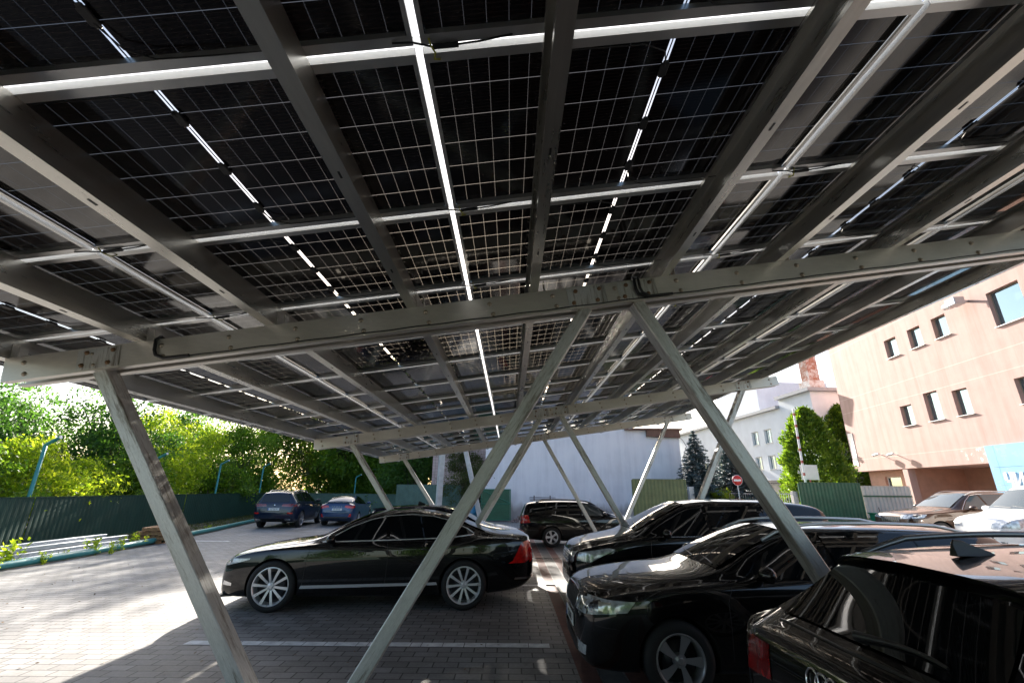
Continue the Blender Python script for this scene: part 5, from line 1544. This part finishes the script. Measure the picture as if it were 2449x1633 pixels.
railing(9.55, 10.15, 26.6, 1.95, 'short white railing between concrete pillars left of the spruces')
railing(12.2, 16.3, 27.2, 1.75, 'long white railing between concrete pillars right of the spruces')
def rods():
    # a bundle of thin bars leaning against the wall on trestles
    for k in range(8):
        z = .80+.085*k
        mb = MB(); mb.bar((1.2+.02*(k % 3), 29.55+.03*k, z), (2.75+.05*((k*2) % 3), 29.60+.03*k, z-.02), .05, .03)
        tag(mb.build('steel_rod', simple('dark_rod', (.10, .10, .12), .5, .4)), 'dark thin steel rod in the stack against the lavender grey wall', 'rod', 'steel rods stacked against the wall')
    for x, l in ((1.5, 'left'), (2.5, 'right')):
        r = MB(); r.bar((x, 29.45, 0), (x, 29.68, 1.5), .06, .05); r.bar((x, 29.90, 0), (x, 29.68, 1.5), .06, .05); r.bar((x, 29.5, .76), (x, 29.88, .76), .05, .05)
        tag(r.build('trestle', simple('dark_trestle', (.09, .07, .06), .7)), f'dark trestle under the {l} end of the stacked steel rods', 'trestle')
rods()
# heap of rubble beside the gate
RUB = simple('rubble_stone', (.24, .17, .15), .9, var=.5, vscale=14)
mb = MB()
for k in range(420):
    a = rnd.uniform(0, 6.28); q = rnd.random()**.7; x = .95+math.cos(a)*q*1.0; y = 28.9+math.sin(a)*q*.7; h = (1-q)*.55*rnd.random()
    M = Matrix.Rotation(rnd.uniform(0, 3), 3, 'Z') @ Matrix.Rotation(rnd.uniform(0, 3), 3, 'X'); s_ = rnd.uniform(.03, .10)
    mb.box((x, y, h+.02), (s_, s_*rnd.uniform(.5, 1.3), s_*.7), M)
tag(mb.build('rubble', RUB), 'heap of loose reddish rubble between the gate and the black estate', 'rubble', None, 'stuff')
# raised yard on the right
o = MB().bb((13.0, 8, -.1), (26, 21.6, .148)).build('raised_yard', simple('yard_concrete', (.30, .29, .27), .85, var=.2, vscale=2)); o['kind'] = 'structure'

# ------------------------------------------------------------ trees and plants
def leaf_mat(name, c0, c1, trans, tmix=.5):
    m, nt, nd, lk, p = new_mat(name)
    g = nd.new('ShaderNodeNewGeometry')
    col = ramp(nt, g.outputs['Random Per Island'], [(.0, c0), (.55, tuple((a+b)/2 for a, b in zip(c0, c1))), (1.0, c1)])
    lk.new(col, p.inputs['Base Color']); p.inputs['Roughness'].default_value = .5; p.inputs['Specular IOR Level'].default_value = .35
    tl = nd.new('ShaderNodeBsdfTranslucent')
    mm = nd.new('ShaderNodeMix'); mm.data_type = 'RGBA'; mm.blend_type = 'MULTIPLY'; mm.inputs['Factor'].default_value = 1
    lk.new(col, mm.inputs['A']); mm.inputs['B'].default_value = (*trans, 1); mm.clamp_result = False
    lk.new(mm.outputs['Result'], tl.inputs[0])
    mx = nd.new('ShaderNodeMixShader'); mx.inputs[0].default_value = tmix
    lk.new(p.outputs[0], mx.inputs[1]); lk.new(tl.outputs[0], mx.inputs[2]); lk.new(mx.outputs[0], nd['Material Output'].inputs['Surface'])
    return m
LEAF_DARK = leaf_mat('dark_green_leaves', (.028, .075, .016), (.090, .170, .030), (2.2, 2.4, 1.3), .45)
LEAF_MID = leaf_mat('mid_green_leaves', (.045, .11, .014), (.15, .23, .030), (2.6, 2.5, 1.1), .55)
LEAF_LIGHT = leaf_mat('light_green_leaves', (.12, .21, .018), (.29, .35, .038), (2.6, 2.4, 1.0), .6)
LEAF_OLIVE = leaf_mat('olive_leaves', (.035, .060, .018), (.10, .105, .030), (2.0, 1.9, 1.1), .45)
NEEDLE = leaf_mat('blue_green_needles', (.060, .095, .10), (.17, .22, .225), (.8, 1, .9), .15)
THUJA = leaf_mat('thuja_sprays', (.045, .105, .012), (.17, .25, .026), (1.8, 1.8, .8), .35)
BARK = simple('bark', (.085, .065, .05), .9, var=.35, vscale=10, bump=.6, bscale=30)

def quads_mesh(name, P, A, B, mat, fold=None):
    """P centres, A long half axis, B short half axis: pointed leaf quads"""
    n = len(P); V = np.empty((n*4, 3), np.float32)
    V[0::4] = P-A; V[1::4] = P+B-A*.1; V[2::4] = P+A; V[3::4] = P-B-A*.1
    me = bpy.data.meshes.new(name)
    me.vertices.add(n*4); me.vertices.foreach_set('co', V.ravel())
    me.loops.add(n*4); me.loops.foreach_set('vertex_index', np.arange(n*4, dtype=np.int32))
    me.polygons.add(n); me.polygons.foreach_set('loop_start', np.arange(0, n*4, 4, dtype=np.int32))
    me.update(calc_edges=True); me.materials.append(mat); return me

def unit(v): return v/np.maximum(1e-6, np.linalg.norm(v, axis=1))[:, None]

def broad_crown(seed, mat, h, r, nclump, nleaf, leaf, base=.18, droop=.2, lobes=6):
    g = np.random.default_rng(seed)
    # several big lobes, each a bunch of twigs
    lc = []; lr = []
    for i in range(lobes):
        a = 2*math.pi*(i+g.uniform(-.3, .3))/lobes*1.7; z = h*(base+.12+(.80-base)*((i+.5)/lobes)); q = r*(.62 if i < lobes-1 else .12)*g.uniform(.6, 1.1)*(1.15-.6*abs(z/h-.45))
        lc.append((q*math.cos(a), q*math.sin(a), z)); lr.append(r*g.uniform(.42, .66))
    lc = np.array(lc); lr = np.array(lr)
    P = []; A = []; B = []
    for k in range(nclump):
        i = g.integers(lobes); d = unit(g.normal(size=(1, 3)))[0]; rad_ = lr[i]*g.uniform(.72, 1.08)**1
        c = lc[i]+d*rad_*np.array([1, 1, .85])
        if c[2] < h*base*.6: continue
        n = int(nleaf*g.uniform(.5, 1.4)); s = r*g.uniform(.07, .17)
        pts = c+g.normal(size=(n, 3))*s*np.array([1.2, 1.2, .75])
        pts[:, 2] -= droop*np.linalg.norm(pts[:, :2]-c[:2], axis=1)
        a = unit(g.normal(size=(n, 3))+d*.8+np.array([0, 0, -.35]))
        b = unit(np.cross(a, unit(g.normal(size=(n, 3))+np.array([0, 0, .8]))))
        L = leaf*g.uniform(.6, 1.25, size=(n, 1))
        P.append(pts); A.append(a*L); B.append(b*L*.42)
    return quads_mesh('crown', np.concatenate(P), np.concatenate(A), np.concatenate(B), mat), lc, lr

def trunk_mesh(h, lc, lr, r0, seed):
    rr = random.Random(seed); mb = MB()
    top = h*.72
    main = [(0, 0, -.05)]+[(rr.uniform(-.12, .12)*i, rr.uniform(-.12, .12)*i, top*i/5) for i in range(1, 6)]
    mb.tube(main, [r0*1.25, r0, r0*.82, r0*.62, r0*.42, r0*.2], 9)
    for c in lc:
        k = rr.randint(1, 3); s = Vector(main[k]); e = Vector(c)
        mid = (s+e)/2+Vector((0, 0, -.2)); mb.tube([s, mid, e], [r0*.42, r0*.26, r0*.08], 7)
        for q in range(3):
            e2 = e+Vector((rr.uniform(-1, 1), rr.uniform(-1, 1), rr.uniform(-.2, .8)))*.6*(lr[0]); mb.tube([mid+(e-mid)*.5, e2], [r0*.14, r0*.04], 5)
    return mb.mesh('trunk')

TV = {}
def tree_variant(key, seed, mat, h, r, nclump, nleaf, leaf, base, r0, lobes=6, droop=.2):
    cm, lc, lr = broad_crown(seed, mat, h, r, nclump, nleaf, leaf, base, droop, lobes)
    tm = trunk_mesh(h, lc, lr, r0, seed); tm.materials.append(BARK); TV[key] = (cm, tm)
tree_variant('dark', 1, LEAF_DARK, 7.6, 2.6, 190, 70, .115, .16, .17, 9)
tree_variant('light', 2, LEAF_LIGHT, 6.6, 2.4, 190, 75, .105, .10, .13, 8)
tree_variant('mid', 3, LEAF_MID, 8.2, 2.8, 210, 70, .12, .12, .16, 9)
tree_variant('olive', 4, LEAF_OLIVE, 9.5, 3.2, 230, 70, .13, .10, .18, 10)
tree_variant('bush', 5, LEAF_LIGHT, 3.0, 1.45, 150, 60, .075, .05, .05, 8, .05)
tree_variant('bush2', 6, LEAF_MID, 2.8, 1.5, 150, 60, .08, .05, .05, 8, .1)
def tree(key, x, y, s, rz, label, name='broadleaf_tree', cat='tree', group='trees behind the left fence', sz=1.0):
    r = empty(name, (x, y, 0), rz, label, cat, group); r.scale = (s, s, s*sz)
    cm, tm = TV[key]; obj('trunk', tm, r); obj('crown', cm, r); return r
def bush(key, x, y, s, rz, label): return tree(key, x-(1.35 if y < 40 else 0), y+(1.6 if y >= 38 else 0), s, rz, label, 'bush', 'bush', 'bushes behind the left fence')
T_ = [('dark', -18.6, 16.6, .74, 0, 'dark green leafy tree above the first bent teal post'),
      ('light', -17.9, 12.6, .72, 1, 'pale green leafy tree at the left edge of the photo'),
      ('dark', -18.2, 22.5, .86, 2.4, 'dark leafy tree right behind the nearest left strut'),
      ('dark', -21.0, 20.5, .80, 4, 'tallest dark tree left of the nearest strut'),
      ('light', -19.0, 27.0, .90, 3, 'bright yellow green tree right of the nearest left strut'),
      ('light', -20.3, 31.6, .86, 5, 'bright yellow green tree left of the third bent teal post'),
      ('mid', -20.0, 36.2, .92, 1.2, 'mid green tree between the third and fourth bent teal posts'),
      ('mid', -21.5, 41.5, 1.05, 0.4, 'mid green tree above the dark blue off-road car'),
      ('olive', -17.2, 45.2, 1.1, 2, 'olive speckled tree behind the dark blue off-road car'),
      ('mid', -13.6, 43.2, 1.1, 3, 'mid green tree above the gap between the two blue cars'),
      ('olive', -11.2, 46.5, 1.12, 4.4, 'olive tree behind the bright blue saloon'),
      ('dark', -8.4, 43.5, 1.15, 5, 'dark tree left of the second slanting strut of the far frames'),
      ('olive', -5.4, 41.0, 1.0, .6, 'dark olive tree behind the grey green fence panel'),
      ('dark', -6.6, 38.0, .95, 1.6, 'dark tree overhanging the tall grey green fence panel'),
      ('light', -24.5, 30, .85, .7, 'pale tree in the second row behind the yellow green trees'),
      ('dark', -24.8, 37, 1.15, 1.7, 'dark tree in the second row behind the mid green trees'),
      ('mid', -17.5, 51, 1.25, 2.7, 'tall mid green tree in the rear row behind the off-road car'),
      ('olive', -10, 52, 1.3, .2, 'tall olive tree in the rear row behind the blue saloon'),
      ('mid', -3.6, 46, 1.2, 1, 'tall mid green tree in the rear row behind the concrete post')]
for key, x, y, s, rz, l in T_:
    big = 1.52 if y > 42.5 else 1.0
    tree(key, x-(1.2 if y < 40 else 0), y+(1.0 if y > 42.5 else 0), s*big, rz, l)
tree('olive', -2.85, 31.6, .45, 1.3, 'small leafy tree with thin leaves against the pink tiled wall', sz=1.15)
for q, (x, y, s, rz, l) in enumerate([(-15, -21, 1.0, 0, 'unseen dark tree added behind the camera for reflections, left end'), (-8, -22, 1.1, 1, 'unseen dark tree added behind the camera for reflections, second from the left'), (-1, -21.5, 1.05, 2, 'unseen dark tree added behind the camera for reflections, in the middle'), (6, -22, 1.1, 3, 'unseen dark tree added behind the camera for reflections, second from the right'), (13, -21.5, 1.0, 4, 'unseen dark tree added behind the camera for reflections, right end')]):
    tree('dark', x, y, s*.9, rz, l, group='unseen trees added behind the camera')  # unseen trees, added so the car bodies mirror something dark
for x, y, s, l in [(-15.6, 46.5, 1.5, 'dense bush filling the gap behind the dark blue off-road car'), (-14.2, 44.6, 1.35, 'dense bush behind the low fence between the two blue cars'), (-17.6, 44.0, 1.4, 'dense bush at the corner of the dark green fence'), (-11.0, 42.6, 1.35, 'dense bush behind the bright blue saloon'), (-13.0, 48.0, 1.8, 'tall dense bush deep behind the low fence')]:
    tree('bush2', x, y, s, x, l, 'bush', 'bush', 'bushes behind the back fence', 1.3)
for b in [('bush', -15.4, 12.2, 1.0, 0, 'pale bush behind the fence at the left edge'), ('bush', -15.5, 16.6, 1.10, 2, 'bright yellow green bush right of the first bent teal post'),
          ('bush', -15.9, 18.9, .92, 1, 'small bright bush left of the nearest strut'), ('bush2', -16.7, 22.6, 1.1, 0, 'mid green bush right of the nearest strut'),
          ('bush', -17.2, 25.6, 1.05, 3, 'bright bush left of the third bent teal post'), ('bush2', -17.8, 30.5, 1.2, 2, 'mid green bush right of the third bent teal post'),
          ('bush2', -18.4, 33.0, 1.1, 4, 'mid green bush left of the fourth bent teal post'), ('bush2', -19.3, 37.5, 1.2, 5, 'mid green bush behind the dark blue off-road car'),
          ('bush', -16.0, 42.6, 1.0, 1, 'bright bush on the low grey green fence left of the saloon'), ('bush2', -12.5, 40.6, 1.1, 2, 'mid green bush on the low grey green fence behind the saloon'),
          ('bush2', -9.2, 39.2, 1.1, 3, 'mid green bush beside the tall grey green fence panel'), ('bush2', -16.4, 20.4, 1.0, 2.2, 'mid green bush hidden mostly by the nearest strut'), ('bush2', -15.3, 14.2, 1.0, 2.2, 'mid green bush left of the first bent teal post')]:
    bush(*b)

def conifer(seed, h, r, mat):
    g = np.random.default_rng(seed); P = []; A = []; B = []; tb = MB()
    tb.tube([(0, 0, -.05), (0, 0, h*.5), (0, 0, h)], [.13, .08, .015], 8)
    nl = int(h*4.8)
    for i in range(nl):
        q = i/(nl-1); z = .25+(h-.35)*q; rl = r*(1-q)**.85+.06
        nb = max(4, int(11*(1-q)+4))
        for k in range(nb):
            a = 2*math.pi*(k+g.uniform(-.3, .3))/nb+i*1.3; L = rl*g.uniform(.75, 1.1)
            d = np.array([math.cos(a), math.sin(a), 0])
            n = int(70*L/r*2.2)+14; s = g.uniform(.12, 1, n)
            pts = d*(s*L)[:, None]; pts[:, 2] = z+.10*L-(s**1.4)*L*.30+g.normal(size=n)*.05+np.maximum(0, s-.75)*L*.35
            side = np.array([-d[1], d[0], 0]); off = g.uniform(-1, 1, n)*(.30*L*(1.05-s)+.05)
            pts += side*off[:, None]+g.normal(size=(n, 3))*.018
            ax = unit(d*.9+side*np.sign(off)[:, None]*.75+g.normal(size=(n, 3))*.25)
            bx = unit(np.cross(ax, np.array([0, 0, 1.])+g.normal(size=(n, 3))*.5)); l = .105*g.uniform(.7, 1.3, (n, 1))
            P.append(pts); A.append(ax*l); B.append(bx*l*.33)
            if i % 2 == 0 and k % 2 == 0: tb.tube([(0, 0, z), (d[0]*L*.9, d[1]*L*.9, z-.2*L)], [.022, .006], 4)
    return quads_mesh('crown', np.concatenate(P), np.concatenate(A), np.concatenate(B), mat), tb.mesh('trunk')
cmsh, tmsh = conifer(11, 5.6, 2.35, NEEDLE); tmsh.materials.append(BARK)
for (x, y, s, rz, l) in [(11.05, 27.6, .95, 0, 'blue green spruce left of the slanting strut, beside the khaki fence panel'), (13.45, 28.3, 1.03, 2, 'blue green spruce right of the slanting strut, behind the no entry sign')]:
    r = empty('spruce_tree', (x, y, 0), rz, l, 'tree', 'spruces before the pale building'); r.scale = (s, s, s); obj('trunk', tmsh, r); obj('crown', cmsh, r)

def thuja(seed, h, r):
    g = np.random.default_rng(seed); n = 22000
    z = h*g.beta(1.15, 1.05, n); q = z/h
    rr = r*(np.clip(1-q**2.2, 0, 1)**.6)*(.80+.20*np.minimum(1, q*5))
    a = g.uniform(0, 2*math.pi, n)
    lump = 1+.16*np.sin(a*5+q*9)+.13*np.sin(a*8-q*19+1)+.09*np.sin(q*34+a*3)
    rad_ = rr*lump*(1-.30*g.random(n)**2.2)
    P = np.stack([rad_*np.cos(a), rad_*np.sin(a), z], 1)+g.normal(size=(n, 3))*.10
    out = np.stack([np.cos(a), np.sin(a), np.full(n, .9)], 1)
    A = unit(out+g.normal(size=(n, 3))*.45); B = unit(np.cross(A, unit(g.normal(size=(n, 3))))); l = .15*g.uniform(.6, 1.3, (n, 1))
    me = quads_mesh('crown', P, A*l, B*l*.45, THUJA)
    tb = MB(); tb.tube([(0, 0, -.05), (0, 0, h*.9)], [.2, .03], 8); tm = tb.mesh('trunk'); tm.materials.append(BARK); return me, tm
c1, t1 = thuja(21, 8.9, 2.3)
for (x, y, s, sz, rz, l) in [(18.25, 28.0, .76, 1.0, 0, 'big rounded green conifer left of the pink building, behind the barrier'), (25.6, 35.2, .95, .98, 2, 'rounded conifer tucked behind the corner of the pink building')]:
    r = empty('thuja_tree', (x, y, 0), rz, l, 'tree', 'rounded conifers beside the pink building'); r.scale = (s, s, s*sz); obj('trunk', t1, r); obj('crown', c1, r)
tree('bush', 12.0, 26.6, .62, 1, 'small green bush at the foot of the no entry sign', 'bush', 'bush', 'bushes by the railing')

# weeds along the pipe
def weed(seed, h, n):
    g = np.random.default_rng(seed); P = []; A = []; B = []; tb = MB()
    for k in range(n):
        a = g.uniform(0, 6.28); lean = g.uniform(.1, .5); hh = h*g.uniform(.5, 1.1); d = np.array([math.cos(a)*lean, math.sin(a)*lean, 1.])
        b0 = np.array([g.normal()*.06, g.normal()*.06, 0]); tb.tube([b0, b0+d*hh*.5, b0+d*hh], [.006, .005, .002], 4)
        m = 16; s = g.uniform(.15, 1.05, m); pts = b0+d*(s*hh)[:, None]+g.normal(size=(m, 3))*.035
        ax = unit(g.normal(size=(m, 3))+np.array([0, 0, .3])); bx = unit(np.cross(ax, g.normal(size=(m, 3)))); l = .045*g.uniform(.6, 1.4, (m, 1))
        P.append(pts); A.append(ax*l); B.append(bx*l*.45)
    return quads_mesh('leaves', np.concatenate(P), np.concatenate(A), np.concatenate(B), LEAF_LIGHT), tb.mesh('stem')
wl_, ws_ = weed(31, .42, 9); ws_.materials.append(LEAF_MID)
for i, (x, y, s) in enumerate([(-11.5, 11.4, 1.3), (-11.1, 10.6, .7), (-11.25, 12.0, .6), (-11.45, 13.6, 1.0), (-11.55, 14.6, .8), (-11.2, 13.9, .55), (-11.8, 15.5, .9), (-12.2, 18.3, .7), (-12.9, 20.9, .6), (-11.4, 12.7, .5)]):
    r = empty('weed', (x, y, 0), i*1.3, 'small green weed growing beside the teal pipe', 'weed', 'weeds along the teal pipe'); r.scale = (s, s, s); obj('stem', ws_, r); obj('leaves', wl_, r)
# dead leaves and grass strip between pipe and fence
g = np.random.default_rng(5); n = 5000; yy = g.uniform(4, 34, n); xx = np.interp(yy, [4, 11.2, 17.5, 26.4, 34], [-11.2, -11.5, -12.3, -14.3, -16.0])-g.random(n)*np.interp(yy, [4, 17, 34], [1.8, 2.3, 1.9])
P = np.stack([xx, yy, g.uniform(.0, .10, n)], 1); A = unit(g.normal(size=(n, 3))*np.array([1, 1, 1.4]))*.07; B = unit(np.cross(A, g.normal(size=(n, 3))))*.014
tag(obj('grass', quads_mesh('grass', P, A, B, LEAF_OLIVE)), 'sparse grass and dead leaves between the teal pipe and the fence', 'grass', None, 'stuff')
# a few fallen leaves and grit on the paving
n = 900; P = np.stack([g.uniform(-10, 2, n), g.uniform(4, 22, n), np.full(n, .008)], 1); A = unit(g.normal(size=(n, 3))*np.array([1, 1, .15]))*.022; B = unit(np.cross(A, np.array([0, 0, 1.])+g.normal(size=(n, 3))*.2))*.012
tag(obj('litter', quads_mesh('litter', P, A, B, simple('dry_leaf', (.16, .10, .05), .8, var=.4, vscale=40))), 'scattered dry leaves and grit on the paving', 'leaf litter', None, 'stuff')
